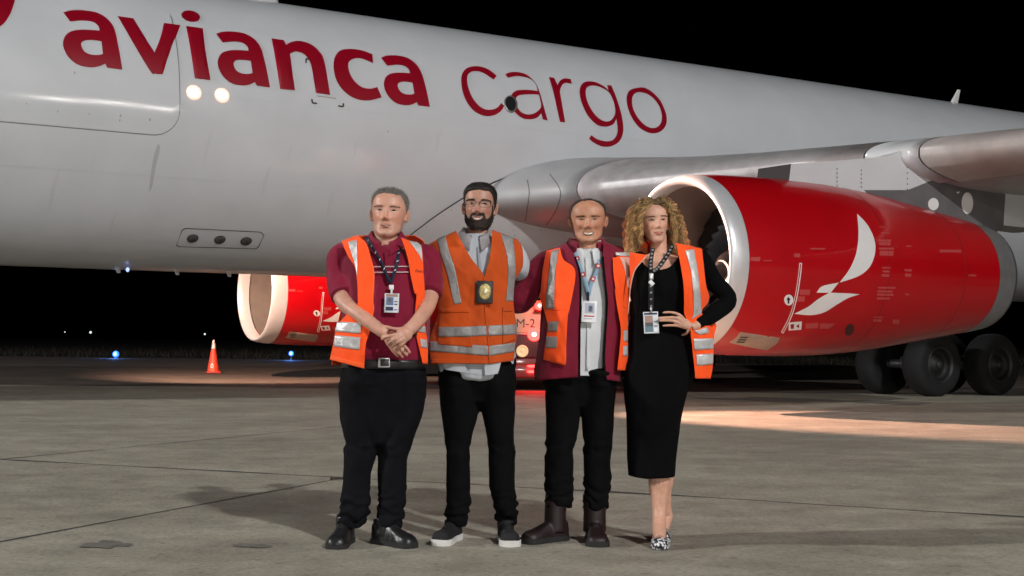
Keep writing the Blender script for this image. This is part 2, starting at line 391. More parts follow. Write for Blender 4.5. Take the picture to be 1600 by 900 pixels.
# oily patches soaked into the slab: thin film lying on it
M_STAIN = mat('oil_stain', (.15, .138, .118), .7, var=.35, vscale=14)
def stain(u, v, ru, rv, seed):
    c = onground(u, v); a = np.arange(48)*2*math.pi/48; sx = np.linalg.norm(onground(u + ru, v) - c); sy = abs(onground(u, v - rv)[1] - c[1])
    r = 1 + .38*np.array([fbm(np.array([math.cos(t)*1.7 + seed, math.sin(t)*1.7, seed]), 3) for t in a])
    V = [(c[0], c[1], .004)] + [(c[0] + sx*q*math.cos(t), c[1] + sy*q*math.sin(t), .004) for q, t in zip(r, a)]
    props(obj('stain', V, [[0, 1 + i, 1 + (i + 1) % 48] for i in range(48)], M_STAIN, smooth=False), kind='structure')
stain(168, 851, 34, 6, 1.3); stain(392, 853, 30, 3.2, 4.1); stain(1215, 624, 95, 3.2, 2.2); stain(1390, 629, 60, 2.6, 7.7)

# ================================================================== THE AIRPLANE
M_WHITE = mat('aircraft_white', (.585, .612, .645), .45, var=.05, vscale=.9, bump=.003, bscale=1.0, coat=.55, coatr=.035, spec=.25)
M_BELLY = mat('fairing_white', (.57, .585, .605), .42, var=.06, vscale=1.3, bump=.015, bscale=2.5, coat=.3, coatr=.12)
M_LIV = mat('livery_red', (.27, .0010, .013), .35, var=.05, vscale=2, coat=.5, coatr=.08)
M_COWL = mat('cowl_red', (.40, .0010, .005), .40, var=.06, vscale=1.3, coat=.55, coatr=.05, spec=.25)
M_LIP = mat('bare_aluminium', (.60, .61, .63), .36, .35, var=.06, vscale=3, bump=.01, bscale=30)
M_SLAT = mat('slat_metal', (.43, .42, .43), .38, .2, var=.14, vscale=5, bump=.015, bscale=16)
M_WING = mat('wing_grey', (.36, .355, .36), .5, var=.1, vscale=1.5)
M_GLOVE = mat('glove_grey', (.40, .405, .42), .45, .08, var=.06, vscale=2)
M_SEAM_SHADE = mat('seam_and_shade_dark', (.035, .035, .038), .8)
M_DUCT = mat('inlet_duct', (.17, .15, .135), .55, .2, var=.08, vscale=4)
M_BLK = mat('fan_black', (.012, .012, .013), .45, .3)
M_PYGREY = mat('pylon_grey', (.115, .11, .115), .6, var=.12, vscale=4)
M_PRINT = mat('print_white', (.72, .72, .72), .45)
M_PINK = mat('print_faded', (.44, .055, .055), .5)
M_TAN = mat('heat_plate', (.36, .29, .24), .5, .3, var=.08, vscale=6)
M_NOZ = mat('nozzle_metal', (.33, .33, .34), .42, .7, var=.1, vscale=6)
M_TYRE = mat('tyre_rubber', (.0055, .0055, .0062), .85, var=.15, vscale=6)
M_RIM = mat('wheel_rim', (.014, .014, .015), .6, .3, var=.15, vscale=20)
M_STEEL = mat('gear_steel', (.035, .035, .037), .5, .3, var=.15, vscale=10)
M_GREYRIM = mat('port_rim', (.28, .28, .28), .4, .6)
M_DISC = mat('port_disc', (.10, .095, .10), .5, .3, var=.2, vscale=20)
MA = Matrix.Translation(Vector(ORG)) @ Matrix.Rotation(math.atan2(AFT[1], AFT[0]), 4, 'Z')
plane = thing('airplane', None, 'white cargo jet with red lettering and red engines filling the background', 'airplane', M=MA)
def wA(x, p, z): return A(x, p, z)
# fuselage: rings along the axis, tapered nose and tail
xs = np.r_[-31.5, -31.3, -30.9, -30.2, -29, -27.5, -25.5, np.arange(-23, 9.1, .5), 12, 16, 20, 23]; th = np.linspace(0, 2*math.pi, 145)[:-1]
def frad(x):
    if x < -23: return FR*math.sqrt(max(1 - ((-23 - x)/8.5)**2, .0001))
    if x > 9: return FR*(1 - .78*((x - 9)/14)**1.6)
    return FR
P = [[A(x, frad(x)*math.sin(t), FZ + (.05*(x - 9) if x > 9 else 0) - (.5*((-23 - x)/8.5)**2 if x < -23 else 0) + frad(x)*math.cos(t)) for t in th] for x in xs]
fV, fF = grid(np.array(P), False, True)
fus = obj('fuselage', fV, fF, M_WHITE, plane)
FB = bvh_of(fV, fF)
def onfus(x, t, r=.004): return A(x, (FR + r)*math.sin(t), FZ + (FR + r)*math.cos(t))
def fusline(name, pts, wd, m=None, r=.005):                # thin seam along (x, theta) polyline
    P = np.array(pts, float); P = cat_rom(P, 8) if len(P) > 2 else np.array([P[0] + (P[1] - P[0])*k/20 for k in range(21)])
    S = P*np.array([1, FR]); T = np.gradient(S, axis=0); T /= np.linalg.norm(T, axis=1)[:, None] + 1e-9; N = np.stack([-T[:, 1], T[:, 0]], -1)*wd/2
    rows = [[onfus(q[0], q[1]/FR, r) for q in (s - n, s + n)] for s, n in zip(S, N)]
    V, F = grid(np.array(rows)); return obj(name, V, F, m or M_SEAM_SHADE, plane)
hp = lambda u, v: hitcyl(u, v)
# tail fin and tailplane out of frame
fin = [(12.5, FZ + 2.3), (17.6, FZ + 8.6), (20.6, FZ + 8.6), (20.2, FZ + 1.9)]
V = [A(x, s*(.16 if z < 9 else .06), z) for s in (-1, 1) for x, z in fin]
obj('tail_fin', V, [[3, 2, 1, 0], [4, 5, 6, 7], [0, 1, 5, 4], [1, 2, 6, 5], [2, 3, 7, 6]], M_LIV, plane, smooth=False)
# ---- title lettering, each letter its own print
Z3 = (3.75, (0, 0)); Z4 = (3.75, (360, 0)); Z5 = (3.75, (700, 60))
a_out = [(370,75,1),(420,63),(490,63),(570,78),(630,115),(668,170),(690,260),(716,410,1),(628,398,1),(615,375,1),(580,390),(530,396),(460,382),(405,342),(374,288),(370,238),(397,196),(450,178),(520,177),(583,182,1),(575,155),(545,132),(490,123),(410,128,1)]
a_in = [(475,265),(488,243),(530,236),(593,243,1),(602,318,1),(575,324),(530,321),(492,302)]
def shift_glyph(dst):                                      # the same letter again further along the fuselage
    o0 = np.array(hp(370/3.75, 75/3.75)); e0 = np.array(hp(716/3.75, 410/3.75)); o1 = np.array(hp(*dst[0])); e1_ = np.array(hp(*dst[1])); k = (e1_ - o1)/(e0 - o0)
    return lambda V: np.array([onfus(*(o1 + (np.array([toA(p)[0], math.atan2(toA(p)[1], toA(p)[2] - FZ)]) - o0)*k), .012) for p in V])
def letter(out, z, holes=(), mp=None, m=None):
    V, F = trace(FB, outline(out, *z), [outline(h, *z) for h in holes], .012, 6.)
    V = np.array(V)
    if mp: V = mp(V)
    return obj('letter', V, F, m or M_LIV, plane)
letter(a_out, Z3, [a_in])
letter([(688,97,1),(780,110,1),(905,310,1),(960,137,1),(1056,150,1),(952,437,1),(908,433),(868,402)], Z3)
letter([(1090,155,1),(1187,168,1),(1232,470,1),(1140,460,1)], Z3)
V, F = trace(FB, ell2((1117/3.75, 97/3.75), 14.8, 8.4, 12), (), .012, 5); obj('letter_dot', V, F, M_LIV, plane)
letter(a_out, Z3, [a_in], shift_glyph(((337.5, 53.5), (421.5, 137))))
letter([(240,227,1),(312,238,1),(325,265,1),(360,247),(410,243),(470,262),(520,305),(550,365),(583,557,1),(500,545,1),(475,395),(455,345),(420,312),(380,304),(348,316,1),(377,530,1),(290,522,1)], Z4)
letter([(830,320,1),(770,298),(700,289),(640,300),(608,345),(605,410),(625,480),(670,540),(735,580),(810,589),(885,572,1),(860,512,1),(815,521),(765,510),(720,470),(695,420),(690,375),(710,350),(750,342),(790,352),(835,372,1)], Z4)
letter(a_out, Z3, [a_in], shift_glyph(((595, 90.7), (671.3, 167.3))))
letter([(283,222,1),(245,190),(200,170),(150,165),(105,180),(80,215),(77,265),(90,330),(120,390),(165,435),(220,455),(270,450),(310,425),(328,395,1),(310,380,1),(285,408),(245,420),(200,410),(160,375),(130,325),(113,270),(112,225),(130,200),(165,193),(205,203),(240,225),(267,243,1)], Z5)
letter([(335,212,1),(365,201),(410,200),(460,215),(500,250),(525,290),(545,350),(582,482,1),(555,475,1),(545,440,1),(520,465),(480,475),(430,465),(390,430),(368,385),(370,335),(395,310),(440,303),(485,305),(525,310,1),(515,275),(490,245),(450,228),(400,222),(350,232,1)], Z5, [[(532,332,1),(500,328),(440,330),(405,340),(395,370),(405,405),(430,435),(470,447),(510,437),(540,410),(545,385,1)]])
letter([(590,228,1),(620,233,1),(640,275,1),(655,250),(680,237),(718,240,1),(722,268,1),(690,262),(668,275),(655,310),(660,350),(685,493,1),(655,490,1),(635,400),(615,310)], Z5)
letter([(930,275,1),(955,278,1),(985,350),(1010,430),(1025,510),(1020,570),(995,610),(950,632),(900,632),(855,612),(825,588,1),(838,568,1),(870,590),(920,603),(960,598),(985,570),(993,530),(985,470,1),(965,505),(920,518),(870,505),(820,455),(785,385),(770,320),(780,275),(810,255),(860,258),(910,282),(940,308,1)], Z5, [[(945,322),(915,298),(870,280),(830,280),(808,300),(807,345),(830,405),(870,460),(915,487),(950,482),(975,450),(978,410),(965,360)]])
letter([(1160,295),(1105,292),(1060,310),(1045,355),(1055,415),(1085,480),(1130,530),(1185,555),(1235,550),(1270,520),(1280,470),(1262,405),(1225,345)], Z5, [[(1150,320),(1105,318),(1080,345),(1078,395),(1100,450),(1140,500),(1185,525),(1225,520),(1248,490),(1250,440),(1232,390),(1195,345)]])
# red emblem whose lower end shows at the left edge
V, F = trace(FB, outline([(-60,-60,1),(20,-60,1),(23,-5),(21,8),(14,26),(0,42),(-30,56),(-60,58,1)], 1, (0, 0)), (), .012, 8); obj('emblem', V, F, M_LIV, plane)
# ---- main deck cargo door: a skin panel of its own, seam all round
xr, t1 = hp(280, 190); x0d = xr - 3.9
dl = hp(0, 195)[1]; dr = hp(262, 213)[1]; top_t = math.radians(48)
cr = .42
doorout = [(xr - .03, top_t), (xr, top_t + .06)] + [(xr, t) for t in np.linspace(top_t + .1, dr - cr/FR, 12)] + [(xr - cr + cr*math.cos(a), dr - cr/FR + cr/FR*math.sin(a)) for a in np.linspace(.15, math.pi/2, 8)] + [(x, dr + (dl - dr)*0) for x in np.linspace(xr - cr - .1, x0d + .2, 14)]
nx = 30; rows = []
for k, x in enumerate(np.linspace(x0d, xr - .012, 40)):
    e = max(0, (x - (xr - cr))/cr); tb = dr - cr/FR*(1 - math.sqrt(max(0, 1 - min(e, 1)**2))) - .004
    rows.append([onfus(x, t, .007) for t in np.linspace(top_t, tb, 40)])
V, F = grid(np.array(rows)); obj('cargo_door', V, F, mat('door_white', (.585, .612, .645), .42, var=.05, vscale=.9, bump=.012, bscale=9, coat=.55, coatr=.12, spec=.25), plane)
rows = [[onfus(*(np.array(q) + d), r=.0035) for d in ((0, 0), (.03, .012))] for q in doorout]
S = np.array(doorout)*np.array([1, FR]); T = np.gradient(S, axis=0); T /= np.linalg.norm(T, axis=1)[:, None]; N = np.stack([T[:, 1], -T[:, 0]], -1)
V, F = grid(np.array([[onfus(*((s + n*d)/np.array([1, FR])), r=.0045) for d in (-.004, .008)] for s, n in zip(S, N)])); obj('door_seam', V, F, mat('door_gap', (.20, .20, .21), .7), plane)
# seams and small marks on the skin
for u0, v0, t_ in ((1108, 108, .55), (610, 120, 1.0)):
    x, t = hp(u0, v0); fusline('skin_joint', [(x, .15), (x, 1.3)], .007, mat('joint_pale', (.58, .59, .6), .5))
for q in ([(478,92),(478,99)], [(478,92),(486,93.5)], [(487,155),(488,161)], [(488,161),(495,162)], [(536,161.5),(536.5,167)], [(528,165.5),(536,167)], [(520,95),(527,96)], [(527,96),(528,101)]):
    V, F = trace(FB, line_px(q, 2.4), (), .008, 6); obj('corner_mark', V, F, M_SEAM_SHADE if q[0][0] != 520 and q[0][0] != 527 else M_PRINT, plane)
V, F = trace(FB, line_px([(495,150),(525,154)], 1.5), (), .008, 6); obj('placard_line', V, F, mat('mark_grey', (.35, .33, .34), .6), plane)
for q, r in (((116.5,114),1.6),((606,205.5),1.2),((41,162),1.),((188,181),1.6),((234,187),1.7),((139,178),1.1),((90,174),1.2),((187,188),1.3)):
    V, F = trace(FB, ell2(q, r*.8, r*1.5, 5, 10), (), .0085, 4); obj('fastener', V, F, mat('mark_grey', (.35, .33, .34), .6), plane)
M_DIRT = mat('skin_dirt', (.42, .44, .465), .5, var=.04, vscale=30)
V, F = trace(FB, outline([(246,226),(250,232),(243,262),(238,290),(233,298),(236,270),(240,245)], 1, (0, 0)), (), .0045, 5); obj('dirt_streak', V, F, M_DIRT, plane)
M_LAP = mat('lap_joint', (.535, .56, .59), .5)
for xx in np.arange(-20.5, 8, 2.65): fusline('skin_joint', [(xx, .2), (xx, 2.75)], .006, M_LAP, .003)
for tt in (52, 84, 116, 146): fusline('lap_joint', [(-22, math.radians(tt)), (8, math.radians(tt))], .007, M_LAP, .0035)
for u, v, L_, wd in ((330, 205, 60, 3), (152, 230, 40, 3), (420, 262, 48, 4), (92, 262, 70, 3), (520, 300, 40, 4), (180, 330, 46, 3), (365, 316, 38, 3), (690, 196, 42, 3), (560, 214, 30, 2.4), (455, 226, 26, 2)):
    V, F = trace(FB, outline([(u, v), (u + wd*.6, v + 4), (u - L_*.12 + wd*.4, v + L_*.6), (u - L_*.22, v + L_), (u - L_*.16 - wd*.5, v + L_*.5)], 1, (0, 0)), (), .0042, 6); obj('dirt_streak', V, F, mat('faint_dirt', (.545, .565, .59), .5, var=.03, vscale=30), plane)
# oval port beside the letter a
V, F = trace(FB, ell2((797.5,163), 10.3, 13.6, -12), (), .008, 4); obj('port_frame', V, F, M_GREYRIM, plane, solid=.02)
V, F = trace(FB, ell2((797,162.6), 8, 11.2, -12), (), .020, 4); obj('oval_port', V, F, M_BLK, plane)
# outlined service panel with three round ports near the keel
pan = [(275,383.5),(284,359),(289,356),(408,362),(413,367),(404,386),(400,389),(280,385.5)]
Pn = np.array(pan, float); hole = (Pn - Pn.mean(0))*np.array([.984, .93]) + Pn.mean(0)
V, F = trace(FB, Pn, [hole], .005, 5); obj('service_panel_seam', V, F, M_SEAM_SHADE, plane)
for u, v in ((301,372.3),(343.5,374.3),(384.5,376.6)):
    V, F = trace(FB, ell2((u, v), 9.2, 6.3, -12), (), .006, 3); o = obj('service_port', V, F, M_SEAM_SHADE, plane)
    V, F = trace(FB, ell2((u + .3, v), 8.1, 5.3, -12), (), .012, 3); obj('port_cover', V, F, M_DISC, o, solid=.01)
    V, F = trace(FB, ell2((u + 1, v + .5), 2, 1.4, -12, 10), (), .022, 3); obj('port_latch', V, F, mat('latch_grey', (.03, .03, .03), .5), o)
# the two lit wing inspection lamps, flush in the skin, each on a pink glowing disc imitating its halo
M_GLASSL = mat('lamp_core', (1, .9, .8), .2, emit=(1, .86, .72), estr=16); M_LAMPHALO = mat('lamp_halo', (1, .7, .6), .3, emit=(1, .52, .40), estr=.9)
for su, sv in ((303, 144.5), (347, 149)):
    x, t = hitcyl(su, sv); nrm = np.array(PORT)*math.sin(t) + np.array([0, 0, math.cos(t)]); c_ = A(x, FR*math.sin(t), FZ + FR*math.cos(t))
    V, F = revolve([(-.01, .125), (.012, .12), (.02, .10), (.026, .0)], c_, nrm, 24); il = obj('inspection_lamp', V, F, M_LAMPHALO, plane)
    V, F = revolve([(.02, .066), (.045, .055), (.055, .0)], c_, nrm, 20); obj('lens', V, F, M_GLASSL, il)
# antennas and drain masts
def blade(name, x, t, hgt, ch, tip, lean, m):
    o = np.array([0, math.sin(t), math.cos(t)]); V = []
    for k, (r, c, s) in enumerate(((-.05, ch, 0), (hgt, tip, lean))):
        for q in ((-.5, 0), (-.2, .07), (.5, 0), (-.2, -.07)):
            V.append(A(x + s + q[0]*c, (FR + r)*math.sin(t) + q[1]*c*math.cos(t), FZ + (FR + r)*math.cos(t) - q[1]*c*math.sin(t)))
    obj(name, V, [[0, 1, 5, 4], [1, 2, 6, 5], [2, 3, 7, 6], [3, 0, 4, 7], [4, 5, 6, 7]], m, plane, smooth=False)
bx_, bt_ = hp(1517, 166)
blade('blade_antenna', bx_ + .2, .12, .36, .30, .12, .16, M_PRINT)
V, F = ellipsoid(A(hp(405, 2)[0], .25, FZ + FR + .02), (.62, .3, .16), rot('Z', math.degrees(math.atan2(AFT[1], AFT[0])))); obj('antenna_dome', V, F, M_PRINT, plane)
for u, v in ((262, 425), (342, 428), (171, 421)):
    x, t = hp(u, v); blade('drain_mast', x, math.pi*.955, .10, .12, .06, .03, M_GREYRIM)
x, t = hp(184, 421.5); V, F = ellipsoid(A(x, .5, FZ - FR - .02), (.03, .03, .04)); obj('belly_lamp', V, F, mat('belly_lamp', (.2, .3, .9), .3, emit=(.35, .45, 1), estr=1.6), plane)
# ---- belly fairing
fl = [(560,430),(600,397),(635,371),(676,340),(720,311),(757,291),(800,274),(845,263),(890,257.5),(940,258),(1000,262.5)]
fx = [hp(*q)[0] for q in fl]; ft = [hp(*q)[1] for q in fl]
fx = np.array([fx[0] - .35] + fx + [-3., 3., 6.5]); ft = np.array([math.pi*.98] + ft + [math.radians(97), math.radians(104), math.radians(170)])
rows = []
for x in np.linspace(fx[0], 6.4, 90):
    tt = float(interp(x, fx, ft)); hw = math.pi - tt
    rows.append([onfus(x, math.pi - hw*s, .012 + .30*min(1, (x - fx[0])/5.)*(1 - abs(s)**2.2)*(.3 + .7*math.sin(min(1, hw)*1.4))) for s in np.linspace(1, -1, 61)])
bV, bF = grid(np.array(rows)); obj('belly_fairing', bV, bF, M_BELLY, plane)
V, F = trace(bvh_of(fV, fF), line_px(fl[1:], 2.6), (), .010, 6)
fusline('fairing_seam', [hp(*q) for q in fl[1:]] + [(-3, math.radians(97))], .028, r=.016)
BB = bvh_of(bV, bF); rv = []
for row in ([(846 - 1.0*k*1.0, 360 + 9*k) for k in range(9)], [(u, float(np.interp(u, [q[0] for q in fl], [q[1] for q in fl])) + 7) for u in range(640, 1000, 13)], [(800 + 2*k, 352 + 8*k) for k in range(6)]):
    for u, v in row: rv.append(trace(BB, ell2((u, v), .95, .95, 0, 7), (), .003, 4))
V, F = join(rv); props(obj('rivets', V, F, mat('mark_grey', (.35, .33, .34), .6), plane), kind='stuff')
# ---- wings: aerofoil sections from root to tip
def sect(p, n=40, f0=0., f1=1., grow=0.):                  # closed aerofoil at spanwise station p
    ch = float(np.interp(p, [1.5, 2.2, 8.6, 25], [10.2, 9.4, 6.0, 2.0])); tk = float(np.interp(p, [1.5, 3.2, 8.6, 25], [.145, .14, .118, .10]))
    xl = -9 + math.tan(math.radians(30))*(p - 2.2) - (.25*max(0, (3.6 - p)/1.4)**2); zl = 3.47 + .061*p; s = np.linspace(0, 1, n)**2*(f1 - f0) + f0
    yt = lambda q: 5*tk*(.2969*np.sqrt(q) - .126*q - .3516*q**2 + .2843*q**3 - .1036*q**4)
    ku = float(np.interp(p, [2.6, 5.5], [1.2, .9])); kl = float(np.interp(p, [2.6, 5.5], [.62, 1.06]))
    up = np.stack([s*ch, yt(s)*ch*ku + .03*ch*np.sin(s*3.1) + grow], -1); lo = np.stack([s*ch, -yt(s)*ch*kl - grow], -1)
    pts = np.concatenate([up[::-1], lo[1:]]); a = math.radians(2.5)
    return [(xl + q[0]*math.cos(a) + q[1]*math.sin(a) - (grow if f1 < 1 else 0), zl - q[0]*math.sin(a) + q[1]*math.cos(a)) for q in pts]
def wing_part(name, ps, m, f1=1., grow=0., side=1, n=40):
    P = np.array([[A(x, side*p, z) for x, z in sect(p, n, 0, f1, grow)] for p in ps]); V, F = closed_loft(P); return obj(name, V, F, m, plane), (V, F)
for sd in (1, -1):
    wo, (wV, wF) = wing_part('wing', [1.2, 2.0, 2.5, 3, 3.6, 4.2, 5, 6, 7, 8, 8.6, 9.2, 10.5, 13, 17, 21, 25], M_WING, side=sd)
    if sd == 1: WB = bvh_of(wV, wF)
    gl_, (gV, gF) = wing_part('wing_glove', [1.2, 2.0, 2.5, 3.0, 3.4, 3.72], M_GLOVE, .42, .018, sd)
    if sd == 1:
        GB = bvh_of(gV, gF)
        for ln_ in ([(824,281),(827,300),(824,325),(821,345)], [(859,272),(872,290),(876,305),(868,330),(853,352)]):
            V, F = trace(GB, line_px(ln_, 1.5), (), .004, 5); obj('glove_seam', V, F, mat('glove_line', (.14, .14, .15), .7), gl_)
    wing_part('inboard_slat', [3.75, 4.2, 5, 6, 7, 8.12], M_SLAT, .135, .03, sd)
    wing_part('pylon_cuff', [8.145, 8.4, 8.7, 8.86], M_BELLY, .15, .028, sd)
    wing_part('outboard_slat', [8.885, 9.6, 11, 14, 18, 22, 24.6], mat('outer_slat', (.40, .36, .35), .45, .15, var=.1, vscale=4), .16, .03, sd)
# ---- engines
lipP = [(.36, 1.105), (.26, 1.118), (.20, 1.143), (.168, 1.170), (.16, 1.190), (.168, 1.210), (.19, 1.229), (.25, 1.252), (.34, 1.269), (.43, 1.279)]
cowlP = [(.437, 1.279), (.7, 1.300), (1.2, 1.318), (2.0, 1.328), (2.7, 1.318), (3.4, 1.275), (4.0, 1.215), (4.8, 1.11), (5.4, 1.03), (5.95, .955)]
nozP = [(5.956, .955), (6.2, .922), (6.4, .89), (6.47, .878), (6.4, .85), (5.9, .78), (5.4, .70)]
for sd in (1, -1):
    O = A(EX, EP*sd, EZ)
    cV, cF = revolve(cowlP, O, AFT, 96); eng = obj('engine', cV, cF, M_COWL, plane)
    lipQ = lipP if sd == 1 else [(.43 - (.43 - x)*1.42, r_) for x, r_ in lipP]; V, F = revolve(lipQ, O, AFT, 96); obj('inlet_lip', V, F, M_LIP if sd == 1 else M_LIP, eng)
    V, F = revolve([(.356, 1.104), (.7, 1.10), (1.3, 1.105), (1.75, 1.115)], O, AFT, 64); obj('inlet_duct', V, F, M_DUCT, eng)
    V, F = revolve([(1.6, .0), (1.6, 1.12)], O, AFT, 48); obj('fan_disc', V, F, M_BLK, eng)
    bl = []
    uu = np.cross(AFT, [0, 0, 1.]); vv = np.cross(AFT, uu)
    for k in range(26):
        a = k*2*math.pi/26; rr = np.array([[O + AFT*(1.42 + .10*s*math.cos(.3 + r)) + r*(math.cos(a + s*.10)*uu + math.sin(a + s*.10)*vv) for s in (-1, 0, 1)] for r in (.34, .6, .85, 1.08)]); bl.append(grid(rr))
    V, F = join(bl); obj('fan_blades', V, F, mat('blade_metal', (.05, .05, .055), .4, .6), eng)
    V, F = revolve([(.92, .0), (.95, .06), (1.05, .16), (1.2, .25), (1.42, .34)], O, AFT, 40); obj('spinner', V, F, M_BLK, eng); SB = bvh_of(V, F)
    sw = []
    for k in range(22):
        t = k/21; a = -1.2 + 4.2*t; r = .05 + .24*t; wd = .05*math.sin(math.pi*min(1, t*1.05 + .05)); x_ = .94 + .42*(r/.34)**1.6
        sw.append([O + AFT*(x_ - .022) + q*(math.cos(a)*uu + math.sin(a)*vv) for q in (r, r + wd + .004)])
    V, F = grid(np.array(sw)); obj('spinner_swirl', V, F, mat('swirl_white', (.8, .75, .65), .5), eng)
    V, F = revolve(nozP, O, AFT, 72); obj('exhaust_nozzle', V, F, M_NOZ, eng)
    V, F = revolve([(5.45, .0), (5.45, .71)], O, AFT, 40); obj('exhaust_plug', V, F, M_BLK, eng)
    for xx in (3.1, 5.0):
        rr = float(np.interp(xx, [q[0] for q in cowlP], [q[1] for q in cowlP]))
        V, F = revolve([(xx - .006, rr + .002), (xx, rr + .004), (xx + .006, rr + .002)], O, AFT, 96); obj('cowl_seam', V, F, mat('cowl_seam', (.14, .0015, .004), .5), eng)
    EB = bvh_of(cV, cF)
    Z7 = (2.3683, (1000, 260)); sh = None
    if sd == 1: NEAR = (EB, eng)
    marks = []
    marks.append(('logo_wing', [(803,175,1),(840,215),(865,265),(870,315),(852,368),(810,405),(738,430,1),(775,380),(800,320),(808,250)], M_PRINT))
    marks.append(('logo_wing', [(652,467,1),(675,443),(735,430,1),(705,467,1)], M_PRINT))
    marks.append(('logo_wing', [(700,467,1),(760,469),(813,473,1),(770,487),(730,510),(680,540),(630,550),(570,545,1),(620,520),(660,490)], M_PRINT))
    marks.append(('round_badge', [(550 + 17*math.cos(a), 494 + 20*math.sin(a)) for a in np.arange(16)*math.pi/8], M_PRINT))
    marks.append(('badge_arrow', [(548,482,1),(556,492,1),(552,494,1),(552,507,1),(546,507,1),(546,494,1),(541,492,1)], M_BLK))
    marks.append(('square_badge', [(551,577,1),(599,573,1),(596,604,1),(549,607,1)], M_PRINT))
    marks.append(('badge_symbol', [(556,584,1),(570,582,1),(568,600,1),(557,600,1)], M_LIV))
    marks.append(('badge_symbol', [(577,590,1),(588,582,1),(588,598,1)], M_LIV))
    marks.append(('cowl_text', [(613,580,1),(660,578,1),(657,598,1),(612,600,1)], M_PINK))
    marks.append(('cowl_text', [(668,580,1),(722,582,1),(700,600,1),(664,600,1)], M_PINK))
    for (x0, y0, x1, y1) in ((880,270,930,278),(884,280,928,292),(884,300,940,308),(886,312,938,330),(895,372,928,378),(897,384,925,392),(893,398,924,408),(880,445,945,452),(878,458,935,466),(876,470,938,478),(876,484,925,492),(865,555,900,560),(862,565,895,574),(885,222,905,226),(890,244,925,248),(978,380,1006,388),(980,396,1004,408),(980,470,998,476),(935,566,960,582),(1108,308,1190,318),(410,335,445,350),(455,346,488,350),(630,302,685,307),(570,322,592,336),(590,455,630,475),(582,480,610,500),(985,292,1004,298),(1215,400,1245,406)):
        marks.append(('cowl_text', [(x0,y0,1),(x1,y0+1,1),(x1-2,y1+1,1),(x0,y1,1)], M_PINK))
    marks.append(('latch_cover', [(775 + 17*math.cos(a) + 4*math.sin(a), 604 - 22*math.sin(a)) for a in np.arange(16)*math.pi/8], mat('latch_dark', (.06, .012, .012), .5)))
    marks.append(('lip_plate', [(372,612,1),(517,634,1),(506,655),(470,680,1),(400,668),(330,652,1)], M_TAN))
    for k in range(3): marks.append(('slot', [(372 - 6*k, 629 + 9*k, 1), (400 - 6*k, 630 + 9*k, 1), (398 - 6*k, 634 + 9*k, 1), (368 - 6*k, 633 + 9*k, 1)], M_SEAM_SHADE))
    marks.append(('plate_text', [(420,636,1),(485,642,1),(480,652,1),(418,646,1)], mat('plate_text', (.34, .28, .24), .6)))
    if sd == 1: MK = []
    for nm, o_, m in marks:
        small = nm in ('cowl_text', 'plate_text')
        if sd == 1:
            V, F = trace(EB, outline(o_, *Z7), (), .006 if nm in ('badge_arrow', 'badge_symbol', 'slot', 'plate_text') else .003, 7.)
            MK.append((nm, np.array(V), F, m))
        if sd == -1:
            continue
        obj(nm, V, F, m, eng)
    if sd == 1:
        V1, F1 = trace(EB, line_px([(251.0*1+1000, 411), (1249, 430), (1244,462), (1236,492), (1222,520)], 4.2), (), .003, 6)
        V2, F2 = trace(EB, line_px([(1250.6, 412.5), (1248.6,430), (1243.6, 462), (1235.6,492), (1222.4,519)], 1.7), (), .005, 6)
        MK.append(('pinstripe', np.array(V1), F1, M_PRINT)); MK.append(('pinstripe_core', np.array(V2), F2, M_COWL))
        obj('pinstripe', V1, F1, M_PRINT, eng); obj('pinstripe_core', V2, F2, M_COWL, eng)
    else:                                                  # same prints on the inboard side of the far engine
        for nm, V, F, m in MK: obj(nm, V + PORT*(-2*EP), F, m, eng)
# ---- pylons: slab between wing and nacelle
PYW = [(1236,256),(1300,252),(1388,244),(1402,238),(1440,222),(1470,226),(1530,244),(1600,262),(1660,292),(1640,360),(1568,352),(1545,375),(1480,385),(1400,370),(1330,330),(1260,310),(1232,290)]
def pylon(side):
    n = len(PYW); Q = [hitplane(u, v, EP + .36) for u, v in PYW]; d = EP + .36
    V = [A(q[0], side*(EP + .36*k), q[2]) for k in (1, -1) for i, q in enumerate(Q)]; F = [list(range(n)), list(range(n, 2*n))[::-1]] + [[i, i + n, (i + 1) % n + n, (i + 1) % n] for i in range(n)]
    po = obj('pylon', V, F, [M_BELLY, M_SEAM_SHADE], plane, smooth=False, mids=[0, 0] + [0]*(n - 1) + [1])  # front face coloured dark as a shaded recess, to hide its lamp-lit glare
    def patch(name, px, off, m, k=1):
        Pp, Fp = fill2d(outline(px) if k else np.array(px, float), (), 30); Qs = [hitplane(u, v, EP + .36 + off) for u, v in Pp]
        obj(name, [A(q[0], side*(EP + .36 + off), q[2]) for q in Qs], Fp, m, po, smooth=False)
    patch('heat_panel', [(1350,297,1),(1418,297,1),(1467,277.5,1),(1514,280.5,1),(1571,304,1),(1568,352,1),(1545,375,1),(1440,380,1)], .006, M_PYGREY)
    for c, rx, ry in (((1458.5,319), 8.3, 9.6), ((1511.5,317.5), 9, 17)):
        patch('pylon_vent', [tuple(q) for q in ell2(c, rx, ry)], .012, M_PRINT)
    patch('pylon_vent_mark', [(1494,300,1),(1500,299,1),(1497,303,1)], .012, M_PRINT)
    patch('pylon_mark', [(1419,250,1),(1424,248,1),(1427,258,1),(1421,261,1)], .01, M_PYGREY)
    for u, v0, v1 in ((1308,264,290),(1346,266,292),(1418,262,296),(1467,258,278)):
        for k in range(5): patch('rivet', [tuple(q) for q in ell2((u, v0 + (v1 - v0)*k/4), 1., 1.2, 0, 6)], .008, M_PYGREY)
pylon(1); pylon(-1)
